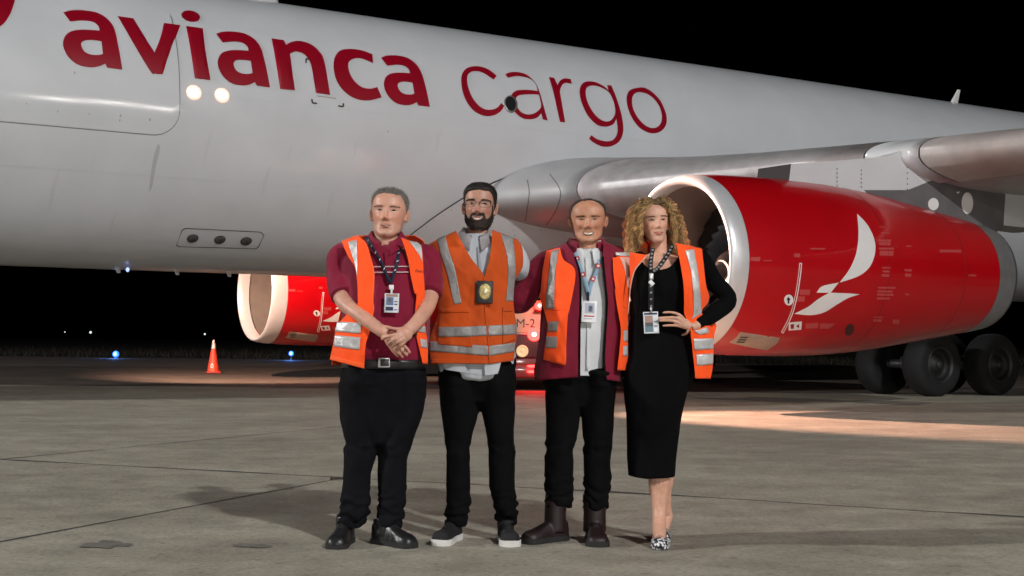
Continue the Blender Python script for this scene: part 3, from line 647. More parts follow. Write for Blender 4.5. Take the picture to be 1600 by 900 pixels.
# flap track fairings trailing under the wing
for sd in (1, -1):
    for p in (5.6, 11.5):
        x = -9 + .577*(p - 2.2) + 5.0 - (p - 5)*.22
        V, F = ellipsoid(A(x, sd*p, 3.25 + .03*p), (1.9, .22, .30), rot('Z', math.degrees(math.atan2(AFT[1], AFT[0])))); obj('flap_fairing', V, F, M_WING, plane)
# ---- main landing gear: four-wheel bogies
tyP = [(-.21, .33), (-.235, .40), (-.24, .50), (-.225, .57), (-.17, .605), (-.08, .62), (.08, .62), (.17, .605), (.225, .57), (.24, .50), (.235, .40), (.21, .33)]
rimP = [(.205, .335), (.16, .30), (.10, .285), (.09, .20), (.14, .15), (.17, .11), (.19, .07), (.19, 0)]
wheels = []
def wheel(x, p, side):
    c = A(x, p, .615); ax = PORT*side
    V, F = revolve(tyP, c, ax, 48); wh = obj('wheel', V, F, M_TYRE, plane)
    V, F = revolve(rimP, c, ax, 36); obj('rim', V, F, M_RIM, wh)
    V, F = revolve([(.20, .31), (.225, .335), (.24, .345), (.225, .355), (.2, .36)], c, ax, 40, False); obj('rim_flange', V, F, M_STEEL, wh)
    V, F = revolve([(.15, .075), (.21, .075), (.225, .05), (.225, 0)], c, ax, 12); obj('hub_cap', V, F, M_STEEL, wh)
    V, F = revolve([(-.2, .33), (-.12, .25), (-.10, 0)], c, ax, 32); obj('brake', V, F, M_RIM, wh)
for sd in (1, -1):
    for x in (-.87, .87):
        wheel(x, sd*5.33, sd); wheel(x, sd*4.10, -sd)
        V, F = tube([A(x, sd*4.25, .615), A(x, sd*5.2, .615)], [.09, .09], 14); obj('axle', V, F, M_STEEL, plane)
    V, F = tube([A(-.95, sd*4.72, .64), A(.95, sd*4.72, .64)], [.15, .15], 16); obj('bogie_beam', V, F, M_STEEL, plane)
    V, F = tube([A(.0, sd*4.72, .66), A(.1, sd*4.75, 1.7), A(.25, sd*4.8, 3.0)], [.14, .19, .22], 18); obj('gear_leg', V, F, M_STEEL, plane)
    V, F = tube([A(.15, sd*4.75, 1.5), A(.4, sd*3.6, 2.2), A(.6, sd*2.6, 2.6)], [.08, .08, .08], 12); obj('side_brace', V, F, M_STEEL, plane)
    V, F = box(A(.1, sd*5.15, 2.1), (1.3, .06, 1.4), rot('Z', math.degrees(math.atan2(AFT[1], AFT[0]))), .03); obj('gear_door', V, F, M_BELLY, plane)
    V, F = tube([A(-.35, sd*4.95, .7), A(-.5, sd*4.95, 1.15), A(-.1, sd*4.9, 1.7)], [.03, .03, .03], 8); obj('hydraulic_line', V, F, M_STEEL, plane)
# nose gear, out of frame
for s in (-.3, .3):
    V, F = revolve([(q[0]*.6, q[1]*.75) for q in tyP], A(-20.5, s, .46), PORT, 40); obj('nose_wheel', V, F, M_TYRE, plane)
V, F = tube([A(-20.5, 0, .46), A(-20.4, 0, 2.6)], [.1, .14], 14); obj('nose_gear_leg', V, F, M_STEEL, plane)

# ================================================================== THINGS ON THE APRON
# traffic cone
cb = onground(333, 583); M_CONE = mat('cone_orange', (.85, .07, .03), .5, var=.05, vscale=10)
cone = thing('traffic_cone', cb, 'orange traffic cone with white tip standing alone under the fuselage', 'traffic cone')
V, F = revolve([(.045, .17), (.06, .165), (.55, .085), (.68, .062)], cb, (0, 0, 1), 32); obj('body', V, F, M_CONE, cone)
V, F = revolve([(.683, .0625), (.80, .042), (.90, .028), (.92, .022), (.92, 0)], cb, (0, 0, 1), 32); obj('tip', V, F, mat('cone_white', (.8, .72, .68), .5), cone)
V, F = box(cb + np.array([0, 0, .024]), (.38, .38, .044), rot('Z', 20), .012); obj('base', V, F, mat('cone_base', (.50, .05, .03), .7), cone)
V = []; F = []
for k in range(25):
    a = k*2*math.pi/24
    for q in (1., .5): V.append(cb + np.array([.043*q*math.cos(a), -.155 + .0 + .028*math.sin(a)*0 + (.042)*(.16 + .07*q*math.sin(a)), .20 + .07*q*math.sin(a)]))
    if k: F.append([2*k - 2, 2*k - 1, 2*k + 1, 2*k])
obj('stencil_mark', V, F, M_PRINT, cone)
# taxiway edge lights and far lamps
M_BLUE = mat('blue_lens', (.1, .2, .9), .2, emit=(.04, .18, 1.0), estr=1.7)
def taxi_light(u, v, label, ur=.075):
    d = ray(u, v); Y = 60.; z = CAMZ + d[2]/d[1]*Y
    P = at(u, v, Y); b = np.array([P[0], P[1], -.006]); h_ = P[2]
    t = thing('taxiway_light', b, label, 'taxiway light', 'blue taxiway edge lights')
    V, F = revolve([(0, .09), (.03, .09), (.05, .03), (h_ - .12, .025), (h_ - .10, .06), (h_ - .08, .06)], b, (0, 0, 1), 16); obj('stem', V, F, M_STEEL, t)
    V, F = ellipsoid(P, (ur*1.7, ur*1.7, ur*1.8)); ls = obj('lens', V, F, M_BLUE, t); V, F = ellipsoid(P - np.array([0, ur*1.2, 0]), (ur*.8, ur*.7, ur*.85)); obj('bulb', V, F, mat('blue_core', (.5, .7, 1), .2, emit=(.30, .6, 1), estr=2.2), ls)
    lamp('taxi_glow', 'POINT', P + np.array([0, -.25, .05]), 40, (.1, .3, 1), .1)
taxi_light(181, 553.5, 'blue taxiway light on the grass edge far left of the cone', .085)
taxi_light(455, 552.5, 'blue taxiway light right of the cone under the far engine', .065)
M_FAR = mat('far_lamp', (1, 1, 1), .3, emit=(.85, 1, .95), estr=1.1)
for u, v, r, lab in ((141.5, 519.3, .22, 'brightest pale lamp on a far mast at the left'), (320, 522, .17, 'pale lamp on a far mast just above left of the cone'), (101.5, 518.8, .11, 'faintest pale lamp on a far mast nearest the left edge')):
    P = at(u, v, 240); b = np.array([P[0], P[1], 0]); t = thing('far_lamp', b, lab, 'mast lamp', 'pale lamps far beyond the grass')
    V, F = tube([b, b + np.array([0, .05, P[2] - .1])], [.05, .04], 8); obj('mast', V, F, M_STEEL, t)
    V, F = ellipsoid(P, (r, r, r), None, 8, 12); obj('lamp', V, F, M_FAR, t)

# tow tractor behind the group
tb = onground(800, 608.5); tb[2] = 0; TB = lambda x, y, z: tb + np.array([x, y, z])
M_TUG = mat('tractor_red', (.34, .03, .025), .45, var=.1, vscale=5, coat=.3)
M_CREAM = mat('tractor_cream', (.68, .56, .36), .5, var=.06, vscale=6)
M_REDL = mat('red_lens', (.8, .02, .02), .2, emit=(1, .035, .03), estr=9)
M_REDC = mat('red_core', (1, .5, .4), .2, emit=(1, .34, .26), estr=22)
tug = thing('tow_tractor', tb, 'red and cream tow tractor with glowing red lamps between the two middle men', 'tow tractor')
V, F = box(TB(0, 1.2, .52), (1.75, 2.4, .52), None, .08); obj('chassis', V, F, M_TUG, tug)
V, F = box(TB(0, -.10, .38), (1.9, .22, .30), None, .05); obj('bumper', V, F, M_TUG, tug)
V, F = box(TB(0, .05, .88), (1.6, .2, .5), None, .06); obj('rear_panel', V, F, mat('tractor_dark', (.10, .03, .03), .6), tug)
V, F = box(TB(0, .45, 1.42), (1.5, .8, .64), None, .05); obj('cab', V, F, M_CREAM, tug)
V, F = box(TB(0, .36, 1.79), (1.6, 1.0, .07), None, .03); obj('roof', V, F, M_CREAM, tug)
V, F = box(TB(-.55, .035, 1.62), (.5, .02, .18)); obj('cab_window', V, F, M_BLK, tug)
for x in (-.72, .72):
    for y in (.5, 1.9):
        V, F = revolve([(-.12, .2), (-.12, .34), (-.06, .38), (.06, .38), (.12, .34), (.12, .2), (.13, 0)], TB(x*1.1, y, .38), (math.copysign(1, x), 0, 0), 28); obj('wheel', V, F, M_TYRE, tug)
V, F = box(TB(.24, .02, 1.36), (.92, .02, .40), None, .008); o = obj('number_panel', V, F, M_CREAM, tug)
V, F = box(TB(.24, .006, 1.125), (.92, .02, .055)); obj('panel_band', V, F, mat('panel_pink', (.75, .5, .45), .5), tug)
cu = bpy.data.curves.new('M-2', 'FONT'); cu.body = 'M-2'; cu.size = .25; cu.extrude = .002
to = bpy.data.objects.new('t', cu); COL.objects.link(to); dgx = bpy.context.evaluated_depsgraph_get(); me = to.evaluated_get(dgx).to_mesh()
tv = np.array([v.co[:] for v in me.vertices]); tf = [list(p.vertices) for p in me.polygons]; to.to_mesh_clear() if hasattr(to, 'to_mesh_clear') else None; bpy.data.objects.remove(to)
px0 = at(806, 511, tb[1])[0] - tb[0]
obj('panel_number', np.stack([tb[0] + px0 + tv[:, 0], np.full(len(tv), tb[1] + .004) - tv[:, 2], tb[2] + 1.27 + tv[:, 1]], -1), tf, mat('number_ink', (.10, .09, .10), .6), tug, smooth=False)
lp = at(816, 548.5, tb[1] - .08); V, F = revolve([(.06, .125), (-.02, .125), (-.03, .11), (-.02, .09), (.0, .05), (-.03, .02), (-.035, 0)], lp, (0, 1, 0), 28); obj('round_lamp', V, F, mat('lamp_glass', (.8, .62, .35), .3, emit=(1, .72, .35), estr=.45), tug)
for (u, v), r in (((834.5, 522.5), .085), ((843, 477.5), .06)):
    P = at(u, v, tb[1] - .06); V, F = ellipsoid(P, (r*1.6, r, r*1.6)); l_ = obj('tail_lamp' if v > 500 else 'beacon', V, F, M_REDL, tug)
    V, F = ellipsoid(P - np.array([0, r*.5, 0]), (r*.62, r*.75, r*.62)); obj('bulb', V, F, M_REDC, l_)
P = at(843, 486, tb[1] - .02); V, F = box(P, (.2, .12, .06)); obj('beacon_base', V, F, M_TUG, tug)
P = at(831, 576, tb[1] - .14)
for dz in (.05, -.06): V, F = ellipsoid(P + np.array([0, -.09, dz]), (.10, .03, .028)); obj('reflector', V, F, M_REDL, tug)
lamp('tractor_red_lamp', 'SPOT', TB(.45, -.35, .95), 140, (1, .03, .03), .10, TB(.5, -1.6, 0), 95, .7)
lamp('tractor_red_lamp', 'POINT', at(843, 477.5, tb[1] - .45), 8, (1, .03, .03), .10)
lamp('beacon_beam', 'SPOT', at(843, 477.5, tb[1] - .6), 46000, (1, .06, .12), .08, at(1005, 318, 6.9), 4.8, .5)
# ================================================================== PEOPLE: tools
M_SKINS = {}
def skin(nm, rough=.48): return mat('skin_' + nm, (.5, .3, .2), .45, var=.07, vscale=60, bump=.08, bscale=350, attr='Col', sss=.12, spec=.45)
M_EYEW = mat('eye_white', (.27, .24, .22), .25); M_IRIS = mat('iris_dark', (.02, .012, .008), .15); M_LASH = mat('lash_dark', (.025, .014, .010), .7)
M_TEETH = mat('teeth', (.62, .57, .50), .3); M_MOUTH = mat('mouth_dark', (.06, .012, .012), .6)
def fabric(nm, c, rough=.85, var=.06, bump=.25, bscale=420, sheen=.1): return mat(nm, c, rough, var=var, vscale=9, bump=bump, bscale=bscale, sheen=sheen, spec=.25)
M_ORANGE = fabric('hi_vis_orange', (1.0, .092, .010), .75, .05, .18)
M_ORANGE2 = fabric('worn_hi_vis_orange', (.52, .070, .006), .8, .10, .18)
M_TRIM = fabric('orange_trim', (1.0, .12, .022), .7)
M_TAPE = mat('reflective_tape', (.50, .49, .49), .40, .2, var=.14, vscale=26, bump=.5, bscale=38)
M_TAPE2 = mat('dull_reflective_tape', (.27, .265, .262), .5, .15, var=.14, vscale=26, bump=.5, bscale=38)
M_BLACKC = mat('black_cloth', (.0036, .0035, .004), .9, var=.25, vscale=9, bump=.3, bscale=300, spec=.10)
M_NAVYC = mat('dark_trouser_cloth', (.0052, .0056, .0075), .9, var=.25, vscale=9, bump=.3, bscale=300, spec=.12)
M_DRESS = mat('black_knit', (.0028, .0028, .0034), .92, var=.25, vscale=9, bump=.4, bscale=500, spec=.10)
M_MAROON = fabric('maroon_knit', (.205, .005, .030), .8, .08, .25)
M_MAROON2 = fabric('maroon_softshell', (.185, .005, .025), .75, .08, .2)
M_SHIRTB = fabric('pale_blue_shirt', (.46, .49, .53), .8, .05, .15)
M_SHIRTW = fabric('white_shirt', (.64, .66, .68), .8, .04, .15)
M_LEATHER = mat('black_leather', (.012, .012, .013), .38, var=.25, vscale=20, bump=.15, bscale=60, spec=.5)
M_BOOT = mat('dark_red_leather', (.0105, .0026, .003), .55, var=.25, vscale=20, bump=.15, bscale=60)
M_SOLEW = mat('white_sole', (.62, .61, .59), .6, var=.05, vscale=20); M_SOLEB = mat('black_sole', (.012, .012, .012), .8)

class Hull:                                               # a trunk: rows (v, u left, u right, front depth, back depth, squareness)
    def __init__(s, rows, Y):
        s.Y = Y; R = []
        for v, ul, ur, f, b, n in rows:
            L = at(ul, v, Y); Rr = at(ur, v, Y); R.append(((L[2] + Rr[2])/2, L[0], Rr[0], f, b, n))
        R = np.array(sorted(R)); s.z = R[:, 0]; s.R = R; s.z0, s.z1 = R[0, 0], R[-1, 0]
    def row(s, z): return [interp(z, s.z, s.R[:, k]) for k in range(1, 6)]
    def front(s, x, z, off=0.):
        xl, xr, f, b, n = s.row(z); cx = (xl + xr)/2; a = (xr - xl)/2 + off; m = (b - f)/2; h = (f + b)/2 + off
        q = np.clip(np.abs((x - cx)/a), 0, .999); return s.Y + m - h*(1 - q**n)**(1/n)
    def back(s, x, z, off=0.):
        xl, xr, f, b, n = s.row(z); cx = (xl + xr)/2; a = (xr - xl)/2 + off; m = (b - f)/2; h = (f + b)/2 + off
        q = np.clip(np.abs((x - cx)/a), 0, .999); return s.Y + m + h*(1 - q**n)**(1/n)
    def ring(s, z, off=0., n_=64, a0=0, a1=2*math.pi, close=True):
        xl, xr, f, b, n = s.row(z); cx = (xl + xr)/2; a = (xr - xl)/2 + off; m = (b - f)/2; h = (f + b)/2 + off
        t = np.linspace(a0, a1, n_ + 1)[:-1] if close else np.linspace(a0, a1, n_); S, Cc = np.sin(t), np.cos(t)
        return np.stack([cx + a*np.sign(S)*np.abs(S)**(2/n), s.Y + m - h*np.sign(Cc)*np.abs(Cc)**(2/n), np.full(len(t), float(z))], -1)
    def loft(s, off=0., nz=50, n_=64, z0=None, z1=None):
        return closed_loft(np.array([s.ring(z, off, n_) for z in np.linspace(s.z0 if z0 is None else z0, s.z1 if z1 is None else z1, nz)]))
def limb(Y, pts, sides=14):                               # (u, v, depth offset, radius m)
    P = np.array([at(u, v, Y + dy) for u, v, dy, r in pts]); R = np.array([q[3] for q in pts])
    n = 6*(len(pts) - 1) + 1; t = np.linspace(0, len(pts) - 1, n); k = np.arange(len(pts))
    P2 = cat_rom(P, 6); R2 = interp(t, k, R); return tube(P2, R2, sides)
def leg_loft(Y, rows, n_=28):                             # (v, u left, u right, depth offset of the centre, half depth factor)
    rings = []; R = np.array(rows, float); vs = np.linspace(R[0, 0], R[-1, 0], 60)
    q = [interp(vs, R[:, 0], R[:, k]) for k in range(1, 5)]
    for v, ul, ur, dy, fac in zip(vs, *q):
        L = at(ul, v, Y + dy); Rr = at(ur, v, Y + dy); a = (Rr[0] - L[0])/2; c = (L + Rr)/2; t = np.arange(n_)*2*math.pi/n_
        rings.append(np.stack([c[0] + a*np.sin(t), c[1] - a*fac*np.cos(t), np.full(n_, c[2])], -1))
    return closed_loft(np.array(rings))
def folds(P, N, amp, sc_=(9, 9, 5), seed=0., octv=3):
    return P + N*(amp*fbm(P*np.array(sc_) + seed, octv))[:, None]
def cloth(name, parts, vox, m, parent, amp=.006, sc_=(9, 9, 5), seed=0., smooth=3, fn=None):
    V, N, F = remesh(parts, vox, smooth); V = folds(V, N, amp, sc_, seed)
    if fn: V = fn(V, N)
    return obj(name, V, F, m, parent), V, F
def warp(x, z, seed, amp):                                # the folds a garment and the tapes sewn on it share
    return amp*(fbm(np.stack([x*9 + seed, np.full(np.shape(x), seed*1.7), z*5], -1), 3) + .32*fbm(np.stack([x*30 + z*9, np.full(np.shape(x), seed), z*17 - x*8], -1), 2))
def panel(name, hull, Lp, Rp, off, m, parent, thick=.004, seed=0., amp=.008, nt=40, ns=24, side=1, vent=None):
    """a cloth panel: left and right edges given as they appear, laid over the trunk with its own thickness"""
    if isinstance(off, tuple): off = np.linspace(off[0], off[1], nt)[:, None]
    L = poly_resample(Lp, nt); R = poly_resample(Rp, nt); s = np.linspace(0, 1, ns)
    s = .5 - .5*np.cos(s*math.pi) if ns > 10 else s
    UV = L[:, None, :]*(1 - s)[None, :, None] + R[:, None, :]*s[None, :, None]
    Q = np.array([[at(u, v, hull.Y - .10) for u, v in r] for r in UV]); x, z = Q[..., 0], Q[..., 2]
    y = (hull.front if side > 0 else hull.back)(x, z, off)
    for _ in range(2):                                      # settle to where the line of sight meets the trunk
        k = (y)/(hull.Y - .10); x2 = Q[..., 0]*k; z2 = CAMZ + (Q[..., 2] - CAMZ)*k; y = (hull.front if side > 0 else hull.back)(x2, z2, off)
    y = y - side*(warp(x2, z2, seed, amp) + amp*.6)
    V, F = grid(np.stack([x2, y, z2], -1)); return obj(name, V, F, m, parent, solid=thick)
# ------------------------------------------------------------------ head (own frame: x to the viewer's right, y towards the viewer, z up, chin at 0, crown at .23)
HZ = [0, .006, .018, .04, .07, .10, .13, .155, .18, .20, .215, .225, .23]
HW = [.012, .024, .036, .049, .060, .0685, .0745, .0765, .0745, .066, .052, .033, .010]
HF = [.066, .080, .087, .084, .086, .087, .085, .089, .086, .074, .057, .035, .010]
HB = [-.045, -.03, -.005, .035, .070, .086, .095, .098, .094, .083, .065, .043, .012]
def head_pt(phi, z, P, grow=0.):
    w_, f, b = (interp(z, HZ, q) for q in (HW, HF, HB)); w_ = w_*P.get('wide', 1) + np.where(z < .08, P.get('jaw', 0)*np.exp(-((z - .035)/.03)**2), 0)
    mid = (f - b)/2; half = (f + b)/2 + grow; n = 2.25; s, c = np.sin(phi), np.cos(phi)
    x = (w_ + grow)*np.sign(s)*np.abs(s)**(2/n); y = mid + half*np.sign(c)*np.abs(c)**(2/n)
    x, y, z = np.broadcast_arrays(x, y, z); x = x.copy(); y = y.copy()
    g = lambda x0, z0, sx, sz: np.exp(-((x - x0)/sx)**2 - ((z - z0)/sz)**2)
    d = 0; sm = P.get('smile', 0); nz = P.get('nose', 1); pf = P.get('fem', 0)
    for k in (-1, 1):
        d = d + (.0035 - .002*pf)*g(k*.026, .147, .022, .010) - .0085*g(k*.031, .125, .017, .012) + (.004 + .006*sm)*g(k*.040, .094, .017, .017) + .009*nz*g(k*.0135, .083, .0075, .007)
        d = d - (.0028 + .0045*sm)*g(k*(.029 + .004*sm), .072, .0055, .015) - .004*g(k*.052, .06, .014, .02) + .0045*g(k*.031, .1255, .0125, .0085)
    d = d + .006*g(0, .130, .0085, .014) + .014*nz*g(0, .108, .0090, .016) + .021*nz*g(0, .089, .0120, .0095)
    d = d + .0045*g(0, .064, .021, .006) + .005*g(0, .048, .017, .006) - .0045*g(0, .056, .022, .003) - .005*g(0, .036, .02, .007) + .007*g(0, .016, .016, .013) - .003*g(0, .072, .005, .006)
    front = np.clip(np.cos(phi)*2, 0, 1); y = y + d*front
    return np.stack([x, y, z], -1)
class Head:
    def __init__(s, M, P):
        s.M, s.P = np.array(M), P
        zs = .115 - .115*np.cos(np.linspace(0, math.pi, 96)); zs = zs*.5 + np.linspace(0, .23, 96)*.5; zs[0] = .0003; zs[-1] = .2297
        ph = np.arange(132)*2*math.pi/132; Z, PH = np.meshgrid(zs, ph, indexing='ij'); s.V, s.F = closed_loft(head_pt(PH, Z, P)); s.bvh = bvh_of(s.V, s.F)
    def w(s, V): V = np.asarray(V, float); return V@s.M[:3, :3].T + s.M[:3, 3]
    def l(s, V): I = np.linalg.inv(s.M); return V@I[:3, :3].T + I[:3, 3]
    def islands(s):
        r = [(s.w(s.V), s.F)]
        for k in (-1, 1):
            R = rot('Z', -k*22)@rot('Y', k*9)@rot('X', 10); ex = .0735*s.P.get('wide', 1)
            V, F = ellipsoid((k*(ex + .007), -.012, .112), (.0065, .019, .031), R, 14, 20); r.append((s.w(V), F))
            V, F = ellipsoid((k*(ex + .004), -.004, .092), (.007, .010, .012), R, 10, 14); r.append((s.w(V), F))
            V, F = ellipsoid((k*(ex + .011), -.019, .118), (.0045, .014, .024), R, 10, 14); r.append((s.w(V), F))
        return r
    def drape(s, out, off, res=.004, holes=()):
        P, F = fill2d(out, holes, res); V = []
        for x, z in P:
            h = s.bvh.ray_cast(Vector((x, .4, z)), Vector((0, -1, 0))); V.append((x, (h[0].y if h[0] else .03) + off, z))
        return s.w(V), F
def mouth_parts(H, par, smile, lipcol, wide=.031, zc=.054, open_=.0):
    up = .0045*smile; ow = wide
    curve = lambda t, lift, d: (ow*t, zc + up*2.2*t*t - lift*(1 - t*t) + d)
    T = np.linspace(-1, 1, 17)
    top = [curve(t, -.0042, 0) if abs(t) > .18 else curve(t, -.0036, 0) for t in T]; midu = [curve(t, open_*.10, 0) for t in T]; midl = [curve(t, open_, 0) for t in T]; low = [curve(t, open_ + .0055 + .0025*(open_ < .004), 0) for t in T]
    ml = mat('lips_%02x%02x%02x' % tuple(int(c*255) for c in lipcol), lipcol, .4)
    V, F = H.drape(np.array(top + midu[1:-1][::-1]), .0012, .003); obj('upper_lip', V, F, ml, par)
    V, F = H.drape(np.array(midl[1:-1] + low[1:-1][::-1]), .0016, .003); obj('lower_lip', V, F, ml, par)
    ctr = [(x, (a + b)/2) for (x, a), (_, b) in zip(midu, midl)]
    if open_ > .002 and open_ < .006:
        V, F = H.drape(np.array([(x, z + .0006) for x, z in midu] + [(x, z - .0004) for x, z in midl[1:-1]][::-1]), .0016, .003); obj('mouth', V, F, M_MOUTH, par)
    elif open_ > .002:
        V, F = H.drape(np.array([(x, z + .0006) for x, z in midu] + [(x, z - .0006) for x, z in midl[1:-1]][::-1]), .0008, .003); obj('mouth', V, F, M_MOUTH, par)
        q = .88; V, F = H.drape(np.array([(x*q, z + .0003) for x, z in midu] + [(x*q, z + open_*.10) for x, z in midl[1:-1]][::-1]), .0013, .003); obj('teeth', V, F, M_TEETH, par)
    else:
        V, F = H.drape(np.array([(x, z + .0007) for x, z in ctr] + [(x, z - .0007) for x, z in ctr[1:-1]][::-1]), .0019, .003); obj('mouth', V, F, M_MOUTH, par)
def eyes(H, par, h=.009, browcol=(.02, .013, .01), browh=.0055, squint=0., ez=.1255, lift=0., browz=.0205, lash=.0014, nb=150):
    mb = mat('brow_%02x%02x%02x' % tuple(int(c*255) for c in browcol), browcol, .8)
    for k in (-1, 1):
        T = np.linspace(-1, 1, 13); cx = k*.0315; wd = .0155
        arc = lambda sgn, e: [(cx + (wd + e)*t, ez + sgn*(h/2 + e)*(1 - t*t)**.8*(1.15 if sgn > 0 else .85) + .0012*k*t) for t in T]
        al = lambda e: np.array(arc(1, e) + arc(-1, e)[1:-1][::-1])
        V, F = H.drape(al(lash), .0006, .003); e_ = obj('eye', V, F, M_LASH, par)
        V, F = H.drape(al(0), .0014, .003); obj('sclera', V, F, M_EYEW, e_)
        r = .0062; ic = ell2((cx + .0005, ez + .0004), r, min(r, h*.56)); V, F = H.drape(ic, .0021, .003); obj('iris', V, F, M_IRIS, e_)
        # crease of the lid and the brow, a row of fine hairs
        L = []; random.seed(11)
        for i in range(nb):
            t = random.random(); x = cx + k*(-.016 + .039*t); z = ez + browz + lift + .0028*math.sin(t*2.3) - .0035*t + random.gauss(0, browh*.33)*(1 - .55*t)
            hh = H.bvh.ray_cast(Vector((x, .4, z)), Vector((0, -1, 0)))
            if not hh[0]: continue
            y = hh[0].y; d = np.array([k*random.uniform(.005, .009), .0012, random.uniform(-.001, .002)*(1 - t*1.5)]); p = np.array([x, y + .0004, z]); n = np.array([0, .0009, .0011])
            L.append((np.array([p - n, p + n, p + d]), [[0, 1, 2]]))
        V, F = join(L); obj('eyebrow', H.w(V), F, mb, par, smooth=False)
def hair_cap(H, par, m, line, thick=.008, ztop=.2297, seed=1., lump=.003, strands=1800, slen=.010, sdir=(0, .2, 1), name='hair', nphi=110, nt=30, amp=1.):
    ph = np.linspace(0, 2*math.pi, nphi + 1)[:-1]; rows = []
    jag = np.array([fbm(np.array([math.cos(p)*4, math.sin(p)*4, seed]), 3) for p in ph])*.004
    hl = np.array([line(min(p, 2*math.pi - p)) for p in ph]) + jag
    G = []
    for t in np.linspace(0, 1, nt):
        z = np.clip(hl + (ztop - hl)*t, .001, .2297); th = thick*min(1, .25 + t*5)*(1 if ztop > .225 else min(1, (1 - t)*5 + .1))*(.4 + .6*np.clip((z - .150)/.04, 0, 1)); g = head_pt(ph, z, H.P, th)
        g[:, 2] += (th*.9)*np.clip((z - .17)/.06, 0, 1); G.append(g)
    G = np.array(G); G = G + lump*amp*fbm(G*np.array([60, 60, 40]) + seed, 3)[..., None]*np.array([.4, .5, 1])*np.clip(np.linspace(0, 6, nt), 0, 1)[:, None, None]
    V, F = grid(G, False, True)
    if ztop > .225: F.append(list(range((nt - 1)*nphi, nt*nphi))[::-1])
    parts = [(V, F)]; rng = np.random.default_rng(int(seed*10)); S = []
    for i in range(strands):
        a, b = rng.integers(0, nt), rng.integers(0, nphi); p = G[a, b] + rng.normal(0, .0015, 3); c = np.array([0, -.01, .11]); n = p - c; n /= np.linalg.norm(n)
        d = n*.6 + np.array(sdir)*.6 + rng.normal(0, .25, 3); d /= np.linalg.norm(d); L_ = slen*rng.uniform(.5, 1.3); sd = np.cross(d, n + .01); sd /= np.linalg.norm(sd) + 1e-9
        S.append((np.array([p - sd*.0009 - n*.002, p + sd*.0009 - n*.002, p + d*L_]), [[0, 1, 2]]))
    if S: parts.append(join(S))
    V, F = join(parts); return obj(name, H.w(V), F, m, par, smooth=False)
def head_matrix(u, v, Y, scale, yaw=0, pitch=0, roll_=0, zref=.115, sz=1.):
    """head whose point (0, front, zref) sits at photo point u, v; Y = depth of the ear axis"""
    R = Matrix.Rotation(math.radians(roll_), 4, 'Y') @ Matrix.Rotation(math.radians(yaw), 4, 'Z') @ Matrix.Rotation(math.radians(pitch), 4, 'X') @ Matrix.Diagonal((scale, -scale, scale*sz, 1)).to_4x4()
    p = at(u, v, Y - .085); o = np.array(R)[:3, :3]@np.array([0, .085, zref]); T = Matrix.Translation(Vector(p - o)); return np.array(T @ R)
def skin_paint(V, H, base, lips=(.42, .13, .11), stub=0., stubcol=(.2, .15, .13), flush=.25, scalp=None):
    L = H.l(V); x, y, z = L.T; c = np.tile(np.array(base), (len(V), 1)); n1 = fbm(V*22, 3)[:, None]
    c = c*(1 + .10*n1)
    f = (y > .02)
    def bl(mask, col, k):
        nonlocal c
        m_ = (mask*k)[:, None]; c = c*(1 - m_) + np.array(col)*m_
    for k in (-1, 1): bl(np.exp(-((x - k*.042)/.02)**2 - ((z - .092)/.018)**2)*f, (base[0]*1.05, base[1]*.72, base[2]*.66), flush*1.4)
    bl(np.exp(-(x/.014)**2 - ((z - .088)/.014)**2)*f, (base[0]*1.08, base[1]*.74, base[2]*.68), flush*1.3)
    for k in (-1, 1): bl(np.exp(-((x - k*.031)/.018)**2 - ((z - .118)/.007)**2)*f, (base[0]*.80, base[1]*.66, base[2]*.62), .5)
    if stub:
        m_ = np.clip((.078 - z)/.02, 0, 1)*np.clip((y + .03)/.05, 0, 1)*(z > -.03)*np.clip(1 - np.exp(-(x/.028)**2 - ((z - .056)/.010)**2), 0, 1); bl(m_*(np.abs(x) < .1), stubcol, stub)
    if scalp is not None:
        m_ = np.clip((z - .15)/.02, 0, 1)*np.clip((-y + .05)/.03, 0, 1); bl(m_, scalp, .5)
    far = np.linalg.norm(L - np.array([0, 0, .11]), axis=1) > .30; c[far] = np.array(base)*(1 + .08*n1[far])
    return np.clip(c, .003, 1)
def fingers(Y, chains, r=.0082):                          # chains of (u, v, depth offset)
    out = []
    for ch in chains:
        k = ch[3] if len(ch) > 3 and not isinstance(ch[3], tuple) else None
        pts = [q for q in ch if isinstance(q, tuple)]; P = np.array([at(*q[:2], Y + q[2]) for q in pts]); n = len(P)
        P2 = cat_rom(P, 5); R = np.linspace(1.08, .74, len(P2))*r; R[-1] *= .72; out.append(tube(P2, R, 10))
    return out
